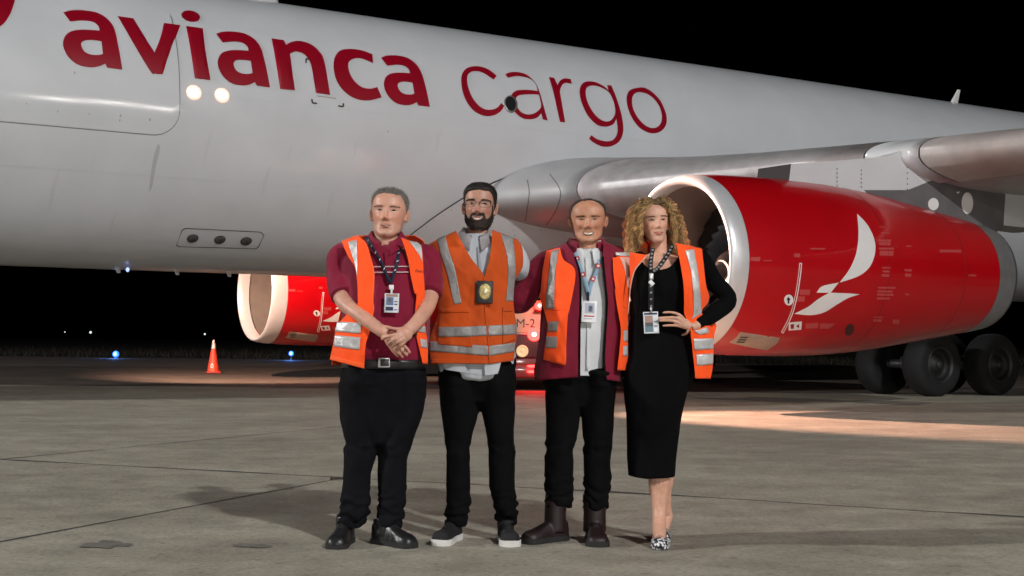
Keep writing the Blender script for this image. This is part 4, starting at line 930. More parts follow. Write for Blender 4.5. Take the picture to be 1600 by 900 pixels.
def shoe(name, par, toe, heel, m, msole, wd=.05, hgt=.10, sole=.022, shaft=None, shaftm=None, label=None, solew=1.06, toeh=.055):
    """toe and heel: ground points; shaft: (height, radius)"""
    toe = np.array(toe, float); heel = np.array(heel, float); d = toe - heel; Ln = np.linalg.norm(d); d /= Ln; sd = np.array([-d[1], d[0], 0]); upv = np.array([0, 0, 1.])
    T = [0, .03, .10, .25, .42, .58, .72, .85, .94, .985, 1.0]; W = [.35, .60, .74, .78, .74, .82, .96, .98, .80, .52, .22]; Hh = [.8, .95, 1.0, 1.0, .95, .80, .66, .58, .48, .36, .26]
    t = np.linspace(0, 1, 44); t = t*.6 + (.5 - .5*np.cos(t*math.pi))*.4; rows = []; srows = []
    for q in t:
        w_ = float(interp(q, T, W))*wd; h_ = float(interp(q, T, Hh))*hgt if q < .5 else max(float(interp(q, T, Hh))*hgt, toeh*float(interp(q, [0, .9, .97, 1], [1, 1, .75, .45]))); a = np.linspace(0, 2*math.pi, 25)[:-1]; c = heel + d*q*Ln
        zz = sole*.7 + np.maximum(np.sin(a), -.001)**.75*(h_ - sole) if False else None
        ring = []
        for k in a:
            s_, c_ = math.sin(k), math.cos(k); z = sole*.6 + (h_ - sole*.6)*max(s_, 0)**.8; x = w_*math.copysign(abs(c_)**.7, c_)*(1 if s_ >= 0 else .96)
            ring.append(c + sd*x + upv*z)
        rows.append(ring); ws = w_*solew + .0015
        srows.append([c + sd*ws*i + upv*z for i, z in ((-1, .002), (-1.0, sole), (-.7, sole + .002), (.7, sole + .002), (1.0, sole), (1, .002), (.5, .001), (-.5, .001))])
    V, F = closed_loft(np.array(rows)); V = V + .0015*fbm(V*40, 2)[:, None]
    parts = [(V, F)]
    if shaft:
        base = heel + d*.075; parts.append(tube(np.array([base + upv*.05, base + upv*(shaft[0]*.6), base + upv*shaft[0] - d*.01]), [shaft[1]*.95, shaft[1]*.92, shaft[1]], 20))
    V, N, F = remesh(parts, .005, 2); o = obj(name, V, F, m, par)
    if label: o['label'] = label
    V, F = closed_loft(np.array(srows)); obj('sole', V, F, msole, o, smooth=False)
    # laces across the instep
    L = []
    for k in range(4):
        q = .40 + .065*k; h_ = float(interp(q, T, Hh))*hgt; w_ = float(interp(q, T, W))*wd*.5; c = heel + d*q*Ln + upv*(h_ + .001)
        L.append(tube(np.array([c - sd*w_ - upv*.010, c + upv*.002, c + sd*w_ - upv*.010]), [.003]*3, 6))
    V, F = join(L); obj('laces', V, F, msole if name == 'sneaker' and False else M_SOLEB, o)
    return o
def ribbon(pts3, wd, thick=.0025, side=None):             # a strap along 3D points, lying flat towards the viewer
    P = np.array(pts3, float); P = cat_rom(P, 6) if len(P) > 2 else np.array([P[0] + (P[-1] - P[0])*k/8 for k in range(9)]); T = np.gradient(P, axis=0); T /= np.linalg.norm(T, axis=1)[:, None]
    N = np.array([0, -1., 0]); S = np.cross(T, N); S /= np.linalg.norm(S, axis=1)[:, None] + 1e-9; rows = []
    for p, s in zip(P, S): rows.append([p - s*wd/2, p + s*wd/2, p + s*wd/2 + np.array([0, thick, 0]), p - s*wd/2 + np.array([0, thick, 0])])
    return closed_loft(np.array(rows)), P, T, S
def collar(name, par, m, c, r_in, r_out, zt, drop, gap, yoff=0., point=.02, tilt=.03, nph=60, hull=None, lift=.010):
    """shirt collar: stands at the neck and folds down; gap = half opening at the front in degrees"""
    ph = np.radians(np.linspace(gap, 360 - gap, nph)); rows = []
    for k, p in enumerate(ph):
        fr = max(0, math.cos(p)); pt = point*math.exp(-min(k, nph - 1 - k)/5.); s_, co = math.sin(p), -math.cos(p); z0 = zt - tilt*fr
        o = lambda r, z: np.array([c[0] + s_*r[0], c[1] + yoff + co*r[1], z])
        rows.append([o((r_in[0] - .002, r_in[1] - .002), z0 - .03), o(r_in, z0), o((r_in[0] + .006, r_in[1] + .006), z0 + .004), o((r_in[0] + .012, r_in[1] + .012), z0 - .006), o((r_out[0] + pt*.2, r_out[1] + pt*.3), z0 - drop - pt)])
    rows = np.array(rows)
    if hull is not None:
        for i in range(rows.shape[0]):
            for j in range(1, 5):
                q = rows[i, j]
                if q[1] < c[1] and q[2] < hull.z1: q[1] = min(q[1], float(hull.front(q[0], q[2], lift + .003*(j - 2))))
    V, F = grid(rows); return obj(name, V, F, m, par, solid=.004)
# ================================================================== PEOPLE
def zz(s, ox, oy): return lambda *pts: [(x/s + ox, y/s + oy) for x, y in pts]
Za, Ze = zz(4.5, 500, 270), zz(4.5, 500, 440); Zb, Zf = zz(4.5, 660, 270), zz(4.5, 660, 440)
Zc, Zg = zz(4.5, 820, 290), zz(4.5, 820, 440); Zd, Zh = zz(4.5, 960, 290), zz(4.5, 960, 440)
def neck(Y, u, v0, v1, r, dy0=.03, dy1=.035): return limb(Y, [(u, v0, dy0, r*1.25), (u, (v0*2 + v1)/3, dy0, r*1.04), (u, v1, dy1, r*.95)], 20)
def foot_at(Y, u, ang, Ln, dy=.0):
    """heel and toe of a shoe under the ankle seen at column u; ang = degrees from pointing at the viewer, + to the right"""
    x = (u - 800)/FOC*(Y + dy); a = math.radians(ang); d = np.array([math.sin(a), -math.cos(a), 0]); p = np.array([x, Y + dy, 0]); return p + d*(Ln - .07), p - d*.07
def body_obj(par, parts, H, base, nm, vox=.0046, **kw):
    V, N, F = remesh(parts, vox, 1); return obj('body', V, F, skin(nm), par, colors=skin_paint(V, H, base, **kw))
def back_panel(name, hull, rows, off, m, par, seed, thick=.004):
    return panel(name, hull, [(r[0], r[1]) for r in rows], [(r[2], r[1]) for r in rows], off, m, par, thick, seed, .006, 40, 30, -1)
def on_hull(hull, u, v, off=0.):
    y = hull.Y - .1
    for _ in range(4): P = at(u, v, y); y = float(hull.front(P[0], P[2], off))
    return at(u, v, y)
def quad_card(c, w_, h_, tilt=0., t=.003, yaw=0.):
    return box(c, (w_, t, h_), rot('Y', tilt)@rot('Z', yaw), .001)
def card(par, c, w_, h_, tilt, body_m, bits, tlt=8):
    """badge card: bits = (name, x0, z0, x1, z1, material) in fractions of the card"""
    R = rot('Y', tilt)@rot('X', -tlt); V, F = box(c, (w_, .004, h_), R, .0015); cd = obj('card', V, F, body_m, par)
    for nm, x0, z0, x1, z1, m in bits:
        q = np.array([[(x0 - .5)*w_, -.0026, (z0 - .5)*h_], [(x1 - .5)*w_, -.0026, (z0 - .5)*h_], [(x1 - .5)*w_, -.0026, (z1 - .5)*h_], [(x0 - .5)*w_, -.0026, (z1 - .5)*h_]])@R.T + c
        obj(nm, q, [[0, 1, 2, 3]], m, cd, smooth=False)
    return cd
M_CARD = mat('card_white', (.58, .60, .64), .3); M_NAVY = mat('navy_ink', (.015, .02, .06), .5); M_STEEL2 = mat('clip_steel', (.6, .6, .62), .3, .7)
M_FACEINK = mat('photo_tone', (.32, .2, .15), .5); M_BLUEINK = mat('card_blue', (.10, .17, .34), .4); M_TEAL = mat('card_teal', (.10, .17, .20), .4); M_REDINK = mat('card_red', (.42, .03, .04), .5)
M_LANB = fabric('navy_lanyard', (.012, .014, .035), .6); M_LANL = fabric('light_blue_lanyard', (.25, .38, .50), .6); M_LANK = fabric('black_lanyard', (.012, .012, .014), .6)
M_WHITE_P = mat('white_plastic', (.75, .75, .77), .3)

# ------------------------------------------------------------------ man in the maroon polo
Y1 = 6.72
b1_ = onground(590, 848)
m1 = thing('person', b1_, 'man with short grey hair, maroon polo and open orange vest, hands clasped', 'person', 'four people posing on the apron')
Hm = head_matrix(603.5, 328.5, Y1 + .03, 1.11, yaw=-5, pitch=-3, roll_=2, zref=.1235, sz=.985)
H1 = Head(Hm, dict(smile=.2, jaw=.010, wide=1.04, nose=1.1))
T1 = Hull([(383,584,622,.07,.09,2.0),(390,566,640,.10,.11,2.1),(398,546,660,.12,.125,2.2),(412,536,670,.14,.135,2.3),(440,535,672,.165,.145,2.4),(480,536,672,.195,.145,2.4),(520,537,670,.21,.14,2.4),(552,540,667,.205,.14,2.4),(566,543,664,.18,.14,2.4)], Y1)
armL = [(533,400,.03,.058),(529,432,.0,.052),(537,470,-.12,.043),(564,493,-.22,.036),(592,514,-.275,.031),(604,521,-.275,.031)]
armR = [(672,402,.03,.058),(675,432,.0,.052),(670,470,-.11,.043),(660,492,-.20,.036),(645,510,-.265,.032),(636,518,-.275,.032)]
hand = []
hand += fingers(Y1, [[(634,514,-.30),(618,514,-.305),(606,511,-.30),(598,509,-.285)], [(626,521,-.315),(612,524,-.325),(602,527,-.31),(596,531,-.285)], [(628,525,-.318),(616,530,-.33),(609,535,-.315),(605,540,-.29)], [(631,529,-.315),(622,534,-.325),(615,539,-.31),(611,544,-.285)], [(634,532,-.305),(628,538,-.312),(622,543,-.30),(618,547,-.28)]], .0092)
V, F = ellipsoid(at(632, 522, Y1 - .300), (.040, .022, .036), rot('Y', 25)); hand.append((V, F))
hand += fingers(Y1, [[(612,530,-.265),(624,542,-.275),(632,551,-.272),(637,556,-.255)], [(610,535,-.26),(620,547,-.268),(627,555,-.262),(630,559,-.25)], [(614,527,-.27),(628,537,-.278),(637,546,-.272),(641,552,-.26)], [(607,538,-.255),(615,549,-.258),(620,555,-.25),(622,557,-.24)], [(600,516,-.275),(608,513,-.29),(614,512,-.295)]], .0088)
V, F = ellipsoid(at(612, 530, Y1 - .262), (.036, .022, .040), rot('Y', -35)); hand.append((V, F))
body_obj(m1, H1.islands() + [neck(Y1, 603, 402, 352, .062), T1.loft(-.022, 30, 40), limb(Y1, armL), limb(Y1, armR)] + hand + [leg_loft(Y1, [(590,546,600,0,1),(700,548,580,0,1),(800,545,565,.02,1)]), leg_loft(Y1, [(590,606,660,0,1),(700,600,630,0,1),(800,600,620,.02,1)])], H1, (.57, .30, .215), 'a', stub=.08, flush=.4)
mouth_parts(H1, m1, .3, (.33, .13, .10), .029, .054, .0030); eyes(H1, m1, .0050, (.25, .165, .12), .0045, browz=.0165, nb=110)
hair_cap(H1, m1, mat('grey_hair', (.16, .145, .13), .7, var=.35, vscale=90), lambda p: float(interp(p, [0, .4, .75, 1.0, 1.35, 1.7, 2.2, 3.15], [.206, .203, .196, .178, .138, .10, .06, .048])), .006, seed=2.3, strands=2600, slen=.011, lump=.002)
polo, pV, pF = cloth('polo_shirt', [T1.loft(.004, 44, 56), limb(Y1, [(560,396,.02,.050),(535,402,.03,.066),(528,430,.0,.060),(532,452,-.07,.062),(535,463,-.105,.063)], 18), limb(Y1, [(645,397,.02,.050),(669,404,.03,.066),(674,430,.0,.060),(673,451,-.06,.062),(672,461,-.095,.063)], 18)], .007, M_MAROON, m1, .010, (8, 8, 4), 3.1)
collar('collar', polo, M_MAROON, at(603, 380, Y1) + np.array([0, .02, 0]), (.070, .072), (.108, .125), at(603, 362, Y1)[2], .040, 15, point=.030, tilt=.062, hull=T1, lift=.016)
V, F = join([(lambda L: (L[0], L[1]))(ellipsoid(on_hull(T1, 609, 401 + 8*k, .008), (.005, .003, .005), None, 8, 10)) for k in range(1)]); obj('button', V, F, mat('button', (.55, .5, .5), .4), polo)
panel('placket', T1, [(600, 394), (602, 430)], [(612, 394), (611, 430)], .010, M_MAROON, polo, .003, 0, .0, 14, 5)
for v in (416.0, 424.8):
    panel('chest_stripe', T1, [(581, v), (581, v + 1.7)], [(639, v - .6), (639, v + 1.1)], .016, mat('stripe_pale', (.55, .40, .42), .7), polo, .001, 3.1, .004, 3, 40)
# belt and trousers
legL = leg_loft(Y1, [(566,541,607,0,1.9),(600,531,604,-.0,1.45),(640,530,600,0,1.1),(690,535,592,.0,1.05),(720,534.5,585,.0,1.05),(746,534,580,.01,1.1),(787,529.5,578,.015,1.1),(808,526,573,.01,1.1),(821,530,563,.01,1.15)])
legR = leg_loft(Y1, [(566,600,662,0,1.9),(600,600,665,0,1.45),(640,596,661,0,1.1),(690,591,645,0,1.05),(720,591,636.5,.0,1.05),(746,589.5,634.5,.01,1.1),(790,589,633,.015,1.1),(805,588,631,.01,1.1),(820,589,627,.01,1.15)])
HP1 = Hull([(562,541,664,.19,.15,2.4),(580,536,664,.185,.155,2.4),(600,531,665,.165,.16,2.3),(640,531,662,.125,.14,2.2),(670,538,650,.100,.12,2.0),(694,556,626,.07,.08,2.0)], Y1)
def cuffs(zc, amp): return lambda V, N: V + N*(amp*np.exp(-((V[:, 2] - zc)/.11)**2)*(np.sin(V[:, 2]*105 + 5*fbm(V*11, 2))*.8 + 1.1*fbm(V*np.array([10, 10, 26]), 2)) + .010*np.exp(-((V[:, 2] - .47)/.05)**2)*fbm(V*np.array([13, 13, 22]) + 3., 2) + .006*np.exp(-((V[:, 2] - .82)/.07)**2)*fbm(V*np.array([12, 12, 30]), 2))[:, None]
tr1, _, _ = cloth('trousers', [legL, legR, HP1.loft(0, 20, 40)], .0085, M_NAVYC, m1, .011, (7, 7, 3.5), 1.2, fn=cuffs(.12, .011))
P = np.array([HP1.ring(z, .010, 60) for z in np.linspace(at(600, 575, Y1)[2], at(600, 561, Y1)[2], 4)]); V, F = grid(P, False, True); belt = obj('belt', V, F, M_LEATHER, m1, solid=.004)
bw = at(600, 566.5, Y1 - .215); V, F = box(bw, (.058, .006, .048), None, .003); bk = obj('buckle', V, F, M_STEEL2, belt); V, F = box(bw + np.array([.004, -.003, 0]), (.042, .004, .034), None, .001); obj('buckle_window', V, F, M_LEATHER, bk)
# vest, open at the front
VH1 = Hull([(366,560,644,.085,.10,2.1),(372,548,655,.11,.115,2.1),(380,537,664,.13,.13,2.2),(392,535,668,.145,.14,2.3),(412,533,671,.16,.15,2.4),(440,532,671,.185,.155,2.4),(480,530,669,.205,.155,2.4),(520,523,668,.215,.155,2.4),(545,519,669,.215,.155,2.4),(578,516,669,.205,.155,2.4)], Y1)
vest1 = panel('vest', VH1, Za((152,480),(200,590),(245,660),(262,760),(268,850)) + Ze((266,90),(262,165),(178,245),(120,318),(98,430),(72,548)), Za((255,440),(320,490),(352,580),(380,690),(380,800),(375,900)) + Ze((380,200),(345,370),(322,450),(312,612)), .020, M_ORANGE, m1, seed=5.1, nt=70, ns=26)
panel('vest_front', VH1, Za((570,455),(600,540),(625,640),(640,730),(668,850)) + Ze((680,90),(668,230),(676,370),(700,480),(722,577)), Za((712,510),(722,600),(726,680),(733,800)) + Ze((735,100),(728,220),(740,330),(756,450),(756,577)), .020, M_ORANGE, vest1, seed=5.9, nt=70, ns=20)
back_panel('vest_back', VH1, [(556,368,648),(537,380,663),(545,410,664),(548,440,664),(534,480,668),(524,520,667),(518,570,668)], .016, M_ORANGE, vest1, 1.)
def tape(name, hull, L, R, par, seed, m=None, off=.0245, nt=12, ns=24, amp=.008): return panel(name, hull, L, R, off, m or M_TAPE, par, .0015, seed, amp, nt, ns)
tape('reflective_strip', VH1, Za((196,486),(222,570),(246,640)), Za((258,470),(262,600),(262,730)), vest1, 5.1)
tape('reflective_strip', VH1, Za((625,478),(690,565),(718,625)), Za((680,486),(712,520),(720,630)), vest1, 5.9)
tape('reflective_strip', VH1, Ze((124,282),(106,350)), Ze((290,290),(285,366)), vest1, 5.1, nt=6); tape('reflective_strip', VH1, Ze((106,376),(98,456)), Ze((285,392),(280,480)), vest1, 5.1, nt=6)
tape('reflective_strip', VH1, Ze((690,306),(690,350)), Ze((742,316),(745,362)), vest1, 5.9, nt=6, ns=10); tape('reflective_strip', VH1, Ze((705,400),(712,462)), Ze((752,410),(756,470)), vest1, 5.9, nt=6, ns=10)
tape('edge_trim', VH1, Za((247,440),(312,492),(345,580),(373,690),(373,800),(368,900)) + Ze((373,200),(338,370)), Za((257,440),(322,490),(354,580),(382,690),(382,800),(377,900)) + Ze((382,200),(347,370)), vest1, 5.1, M_TRIM, .023, 40, 4)
tape('hem', VH1, Ze((76,520),(72,548)), Ze((312,580),(312,612)), vest1, 5.1, M_TRIM, .0235, 5, 20)
def vest_text(txt, hull, u, v, h_px, par, ink, off=.028, ang=0., seed=5.9):
    cu = bpy.data.curves.new('t', 'FONT'); cu.body = txt; cu.size = 1; o = bpy.data.objects.new('t', cu); COL.objects.link(o); e = o.evaluated_get(bpy.context.evaluated_depsgraph_get()); me = e.to_mesh()
    v_ = np.array([q.co[:] for q in me.vertices]); f_ = [list(p.vertices) for p in me.polygons]; e.to_mesh_clear(); bpy.data.objects.remove(o); a = math.radians(ang)
    V = np.array([on_hull(hull, u + h_px*(x*math.cos(a)), v - h_px*(y + x*math.sin(a)), off) for x, y, _ in v_]); V[:, 1] -= warp(V[:, 0], V[:, 2], seed, .008) + .0048; obj('printed_name', V, f_, ink, par, smooth=False)
vest_text('Flexa', VH1, 649, 425.5, 6.6, vest1, mat('ink_dark', (.04, .015, .02), .6), .0245, -2)
# watch strap of dark beads, rings
bc = at(641, 516, Y1 - .252); dirv = at(636, 518, Y1 - .262) - at(645, 510, Y1 - .24); dirv /= np.linalg.norm(dirv); uu = np.cross(dirv, [0, 1., 0]); uu /= np.linalg.norm(uu); vv = np.cross(dirv, uu)
V, F = join([ellipsoid(bc + .036*(math.cos(a)*uu + math.sin(a)*vv), (.0068,)*3, None, 8, 10) for a in np.arange(18)*2*math.pi/18]); obj('bracelet', V, F, mat('bracelet_brown', (.06, .02, .015), .4), m1)
for u, v, dy in ((614.5, 533.5, -.338), (631.5, 549.5, -.288)):
    c = at(u, v, Y1 + dy + .009); V, F = tube(np.array([c + .0095*(math.cos(a)*np.array([.6, 0, -.8])*0 + math.cos(a)*np.array([.7, 0, .7]) + math.sin(a)*np.array([0, 1, 0])) for a in np.linspace(0, 2*math.pi, 21)]), [.002]*21, 6); obj('ring', V, F, mat('ring_steel', (.6, .58, .52), .2, .9), m1)
tg = lambda u, v: onground(u, v)
shoe('shoe', m1, *foot_at(Y1, 545, -7, .28), M_LEATHER, M_SOLEB, .052, .115, .024, (.13, .05)); shoe('shoe', m1, *foot_at(Y1, 605, 50, .28, -.01), M_LEATHER, M_SOLEB, .051, .115, .024, (.13, .052))
ln = thing('id_lanyard', at(605, 440, Y1 - .26), 'dark blue patterned lanyard with white clip and ID card on the maroon polo', 'ID lanyard', 'ID lanyards round necks')
strapL = [on_hull(T1, u, v, .024) for u, v in Za((322,450),(370,530),(430,630),(490,772))]; strapR = [on_hull(T1, u, v, .024) for u, v in Za((560,525),(540,640),(500,772))]
for sp in (strapL, strapR):
    (V, F), Pc, Tc, Sc = ribbon(sp, .0175); so = obj('strap', V, F, M_LANB, ln)
    for k in range(2, len(Pc) - 2, 3):
        q = Pc[k] + np.array([0, -.002, 0]); V = [q + a*Tc[k]*.006 + b*Sc[k]*.006 for a, b in ((-1, -1), (.2, -.6), (1, .9), (.1, .4))]; obj('strap_print', V, [[0, 1, 2, 3]], M_WHITE_P, so, smooth=False)
P = on_hull(T1, 611.5, 449, .028); V, F = box(P, (.024, .006, .024), None, .003); obj('clip', V, F, M_WHITE_P, ln); V, F = box(P + np.array([.001, 0, -.020]), (.010, .005, .026), None, .002); obj('clip_tab', V, F, M_WHITE_P, ln)
card(ln, on_hull(T1, 612, 473.5, .034), .070, .094, 1, M_CARD, [('card_header', .1, .82, .9, .96, M_FACEINK), ('card_photo', .12, .38, .62, .80, M_BLUEINK), ('card_face', .26, .5, .48, .74, M_FACEINK), ('card_line', .68, .4, .9, .46, M_NAVY), ('card_line', .68, .55, .9, .6, M_NAVY), ('card_name', .1, .10, .62, .30, M_NAVY), ('card_line', .66, .12, .92, .18, M_BLUEINK)])

# ------------------------------------------------------------------ man with beard and glasses
Y2 = 6.85
m2 = thing('person', onground(752, 845), 'bearded man with black hair and glasses, zipped orange vest over pale shirt', 'person', 'four people posing on the apron')
Hm = head_matrix(747, 317.5, Y2 + .02, 1.08, yaw=-4, pitch=-4, roll_=2, zref=.1255)
H2 = Head(Hm, dict(smile=.8, jaw=.003, wide=.97, nose=1.05))
T2 = Hull([(366,728,766,.07,.08,2.),(374,705,790,.095,.10,2.1),(384,686,806,.11,.115,2.3),(400,682,812,.125,.12,2.4),(440,688,804,.14,.125,2.4),(480,689,799,.145,.125,2.4),(520,686,802,.15,.125,2.4),(560,684,803,.15,.13,2.4),(592,690,800,.14,.13,2.4)], Y2)
hb = fingers(Y2, [[(628,440,.24),(618,446,.25),(610,450,.25)], [(628,445,.24),(617,451,.25),(609,456,.25)], [(629,450,.24),(619,456,.25),(611,461,.25)], [(630,454,.24),(621,460,.25),(614,464,.25)], [(634,438,.24),(628,432,.24),(624,430,.24)], [(868,440,.26),(878,446,.26),(886,450,.26)], [(868,445,.26),(879,451,.26),(887,456,.26)], [(867,450,.26),(877,456,.26),(885,461,.26)], [(866,454,.26),(875,460,.26),(882,464,.26)], [(862,438,.26),(868,432,.26),(872,430,.26)]])
body_obj(m2, H2.islands() + [neck(Y2, 746, 392, 350, .054), T2.loft(-.022, 30, 40), limb(Y2, [(692,396,.02,.055),(664,432,.16,.048),(648,442,.22,.038),(632,446,.24,.030),(626,448,.245,.032)]), limb(Y2, [(802,396,.02,.055),(826,432,.18,.048),(846,442,.24,.038),(864,446,.26,.030),(870,448,.26,.032)])] + hb + [leg_loft(Y2, [(590,700,740,0,1),(700,704,730,0,1),(800,704,722,.02,1)]), leg_loft(Y2, [(590,760,800,0,1),(700,768,796,0,1),(800,785,802,.02,1)])], H2, (.43, .225, .16), 'b', flush=.3)
mouth_parts(H2, m2, .9, (.30, .09, .08), .031, .056, .0105); eyes(H2, m2, .0046, (.012, .009, .008), .006, browz=.0158)
M_HAIRK = mat('black_hair', (.010, .008, .007), .55, var=.3, vscale=80); M_BEARD = mat('dark_beard', (.022, .014, .010), .75, var=.35, vscale=120)
hair_cap(H2, m2, M_HAIRK, lambda p: float(interp(p, [0, .35, .7, .95, 1.15, 1.4, 1.7, 2.2, 3.15], [.189, .189, .186, .170, .142, .118, .085, .05, .042])), .010, seed=4.1, strands=900, slen=.0035, lump=.0015)
def beard_mesh(H, par, m):
    o = [(-.067,.125),(-.063,.088),(-.053,.064),(-.041,.055),(-.033,.077),(-.017,.079),(0,.0735),(.017,.079),(.033,.077),(.041,.055),(.053,.064),(.063,.088),(.067,.125),(.072,.095),(.071,.06),(.060,.033),(.044,.012),(.022,-.004+.006),(0,.002),(-.022,.002),(-.044,.012),(-.060,.033),(-.071,.06),(-.072,.095)]
    o = np.array(o); o[:, 0] *= H.P.get('wide', 1)*.985; o2 = cat_rom(o, 4, True); o2 = o2 + np.stack([fbm(np.c_[o2*160, np.zeros(len(o2))], 2)*.0014]*2, -1)
    hole = ell2((0, .0545), .027, .0115, 0, 30); hole[:, 1] += .010*(hole[:, 0]/.027)**2
    soul = []
    P, F = fill2d(o2, [hole], .0035); bd = [o2, hole]; V = []
    for x, z in P:
        h = H.bvh.ray_cast(Vector((x, .4, z)), Vector((0, -1, 0))); dmin = min(np.min(np.linalg.norm(b - np.array([x, z]), axis=1)) for b in bd)
        y = h[0].y if h[0] else .0; k = min(1, dmin/.006); V.append((x*(1 + .03*k), y + .0006 + .0035*k*(1 + .5*noise(np.array([x*160, z*160, 2.]))), z - .003*k*(z < .02)))
    S = []; rng = np.random.default_rng(3); V = np.array(V)
    for i in range(2200):
        p = V[rng.integers(0, len(V))] + rng.normal(0, .0012, 3); d = np.array([p[0]*3 + rng.normal(0, .2), .35, -.6 + rng.normal(0, .2)]); d /= np.linalg.norm(d); s_ = np.cross(d, [0, 1., 0]); s_ /= np.linalg.norm(s_); S.append((np.array([p - s_*.0008, p + s_*.0008, p + d*rng.uniform(.002, .005)]), [[0, 1, 2]]))
    V, F = join([(V, F)] + S); return obj('beard', H.w(V), F, m, par, smooth=False)
beard_mesh(H2, m2, M_BEARD)
# glasses: thin dark half rims
M_FRAME = mat('glasses_frame', (.02, .02, .022), .35); gl = []
def fr(x, z, dy=.014): return np.array([x, .085 + dy, z])
for k in (-1, 1):
    c = k*.034; lens = [(c + .025*math.copysign(abs(math.cos(a))**.6, math.cos(a)), .121 + .0165*math.copysign(abs(math.sin(a))**.75, math.sin(a))) for a in np.linspace(0, 2*math.pi, 37)]
    P = np.array([fr(x, z, .014 - 2.2*max(0, abs(x) - .02)**1*.12) for x, z in lens]); up_ = P[:19]; gl.append(tube(H2.w(up_), [.0019]*19, 6)); gl.append(tube(H2.w(P[18:]), [.0009]*len(P[18:]), 6))
    gl.append(tube(H2.w(np.array([fr(k*.059, .128, .008), [k*.074, .05, .128], [k*.079, -.01, .126]])), [.0018]*3, 6))
gl.append(tube(H2.w(np.array([fr(-.010, .127), fr(0, .130, .016), fr(.010, .127)])), [.0014]*3, 6)); V, F = join(gl); go = obj('glasses', V, F, M_FRAME, m2)
# pale shirt
sh2, _, _ = cloth('shirt', [T2.loft(.002, 44, 56), limb(Y2, [(712,388,.01,.05),(690,398,.02,.066),(664,432,.16,.060),(648,442,.22,.05),(636,445,.236,.043)], 16), limb(Y2, [(782,388,.01,.05),(802,398,.02,.066),(813,420,.06,.064),(828,434,.18,.060),(846,442,.24,.05),(860,445,.256,.043)], 16)], .008, M_SHIRTB, m2, .009, (9, 9, 5), 7.7)
M_COLLAR2 = fabric('patterned_collar', (.33, .31, .32), .8, .35)
collar('collar', sh2, M_COLLAR2, at(744, 372, Y2) + np.array([0, .025, 0]), (.061, .064), (.098, .120), at(745, 356, Y2)[2], .042, 16, point=.034, tilt=.055, hull=T2, lift=.016)
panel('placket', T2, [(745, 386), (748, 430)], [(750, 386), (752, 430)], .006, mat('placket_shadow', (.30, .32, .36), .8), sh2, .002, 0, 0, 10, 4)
TH2 = Hull([(540,682,805,.160,.13,2.4),(569,684,806,.160,.135,2.4),(592,688,806,.158,.135,2.4)], Y2)
panel('shirt_tail', TH2, Zf((135,555),(150,605),(170,620)), Zf((290,560),(330,640),(440,665)), .012, M_SHIRTB, sh2, .003, 8, .006, 16, 14); panel('shirt_tail', TH2, Zf((434,560),(440,664)), Zf((556,560),(530,648)), .017, M_SHIRTB, sh2, .003, 8.6, .005, 16, 14)
tr2, _, _ = cloth('trousers', [leg_loft(Y2, [(560,688,750,0,1.3),(600,687,750,0,1.35),(640,690,748,0,1.15),(690,695,739,0,1.1),(720,696,737,0,1.1),(760,697,734,.01,1.15),(800,696,733,.015,1.2),(820,699,729,.01,1.25)]), leg_loft(Y2, [(560,742,804,0,1.3),(600,744,807,0,1.35),(640,752,806,0,1.15),(690,760,803,0,1.1),(720,762,803,0,1.1),(760,766,805,.01,1.15),(800,775,809,.015,1.2),(820,780,806,.01,1.25)]), Hull([(556,688,804,.14,.13,2.4),(600,687,806,.12,.14,2.4),(628,692,804,.08,.10,2.3)], Y2).loft(0, 16, 40)], .008, M_BLACKC, m2, .009, (8, 8, 4), 9.2, fn=cuffs(.12, .009))
# zipped vest
VH2 = Hull([(357,706,774,.075,.09,2.),(366,694,797,.10,.105,2.1),(374,679,808,.115,.12,2.2),(384,674,812,.13,.125,2.3),(412,676,817,.15,.13,2.4),(440,683,806,.155,.135,2.4),(480,684,803,.16,.135,2.4),(513,680,806,.165,.135,2.4),(540,673,806,.165,.14,2.4),(572,671,804,.165,.14,2.4)], Y2)
vest2 = panel('vest', VH2, Zb((48,500),(76,575),(102,650),(112,760),(112,850)) + Zf((110,160),(108,250),(70,350),(50,440),(64,575)), Zb((236,410),(284,500),(342,600),(436,732),(436,850)) + Zf((437,160),(450,300),(462,420),(470,578)), .016, M_ORANGE2, m2, seed=11.1, nt=70, ns=36, amp=.010)
panel('vest_front', VH2, Zb((490,404),(486,500),(470,620),(438,732),(438,850)) + Zf((439,160),(452,300),(464,420),(472,578)), Zb((664,468),(700,530),(706,640),(690,690),(652,750),(640,850)) + Zf((640,180),(662,330),(652,450),(640,556)), .016, M_ORANGE2, vest2, seed=11.9, nt=70, ns=36, amp=.010)
back_panel('vest_back', VH2, [(698,368,793),(675,381,811),(684,410,808),(688,440,800),(685,480,802),(680,520,804),(673,570,802)], .012, M_ORANGE2, vest2, 2.)
t2 = lambda L, R, s_, **k: tape('reflective_strip', VH2, L, R, vest2, s_, M_TAPE2, .0205, amp=.010, **k)
t2(Zb((104,468),(130,580),(170,700),(215,890)) + Zf((226,162),), Zb((160,440),(190,562),(230,682),(268,880)) + Zf((276,150),), 11.1, nt=36, ns=10)
t2(Zb((552,430),(590,560),(604,700),(595,830)) + Zf((588,136),), Zb((640,456),(648,560),(656,690),(642,830)) + Zf((640,136),), 11.9, nt=36, ns=10)
t2(Zf((112,318),(112,388)), Zf((458,310),(462,380)), 11.1, nt=6); t2(Zf((464,310),(467,380)), Zf((664,300),(664,372)), 11.9, nt=6)
t2(Zf((58,420),(52,488)), Zf((466,452),(470,522)), 11.1, nt=6, ns=40); t2(Zf((470,452),(474,522)), Zf((652,428),(648,492)), 11.9, nt=6)
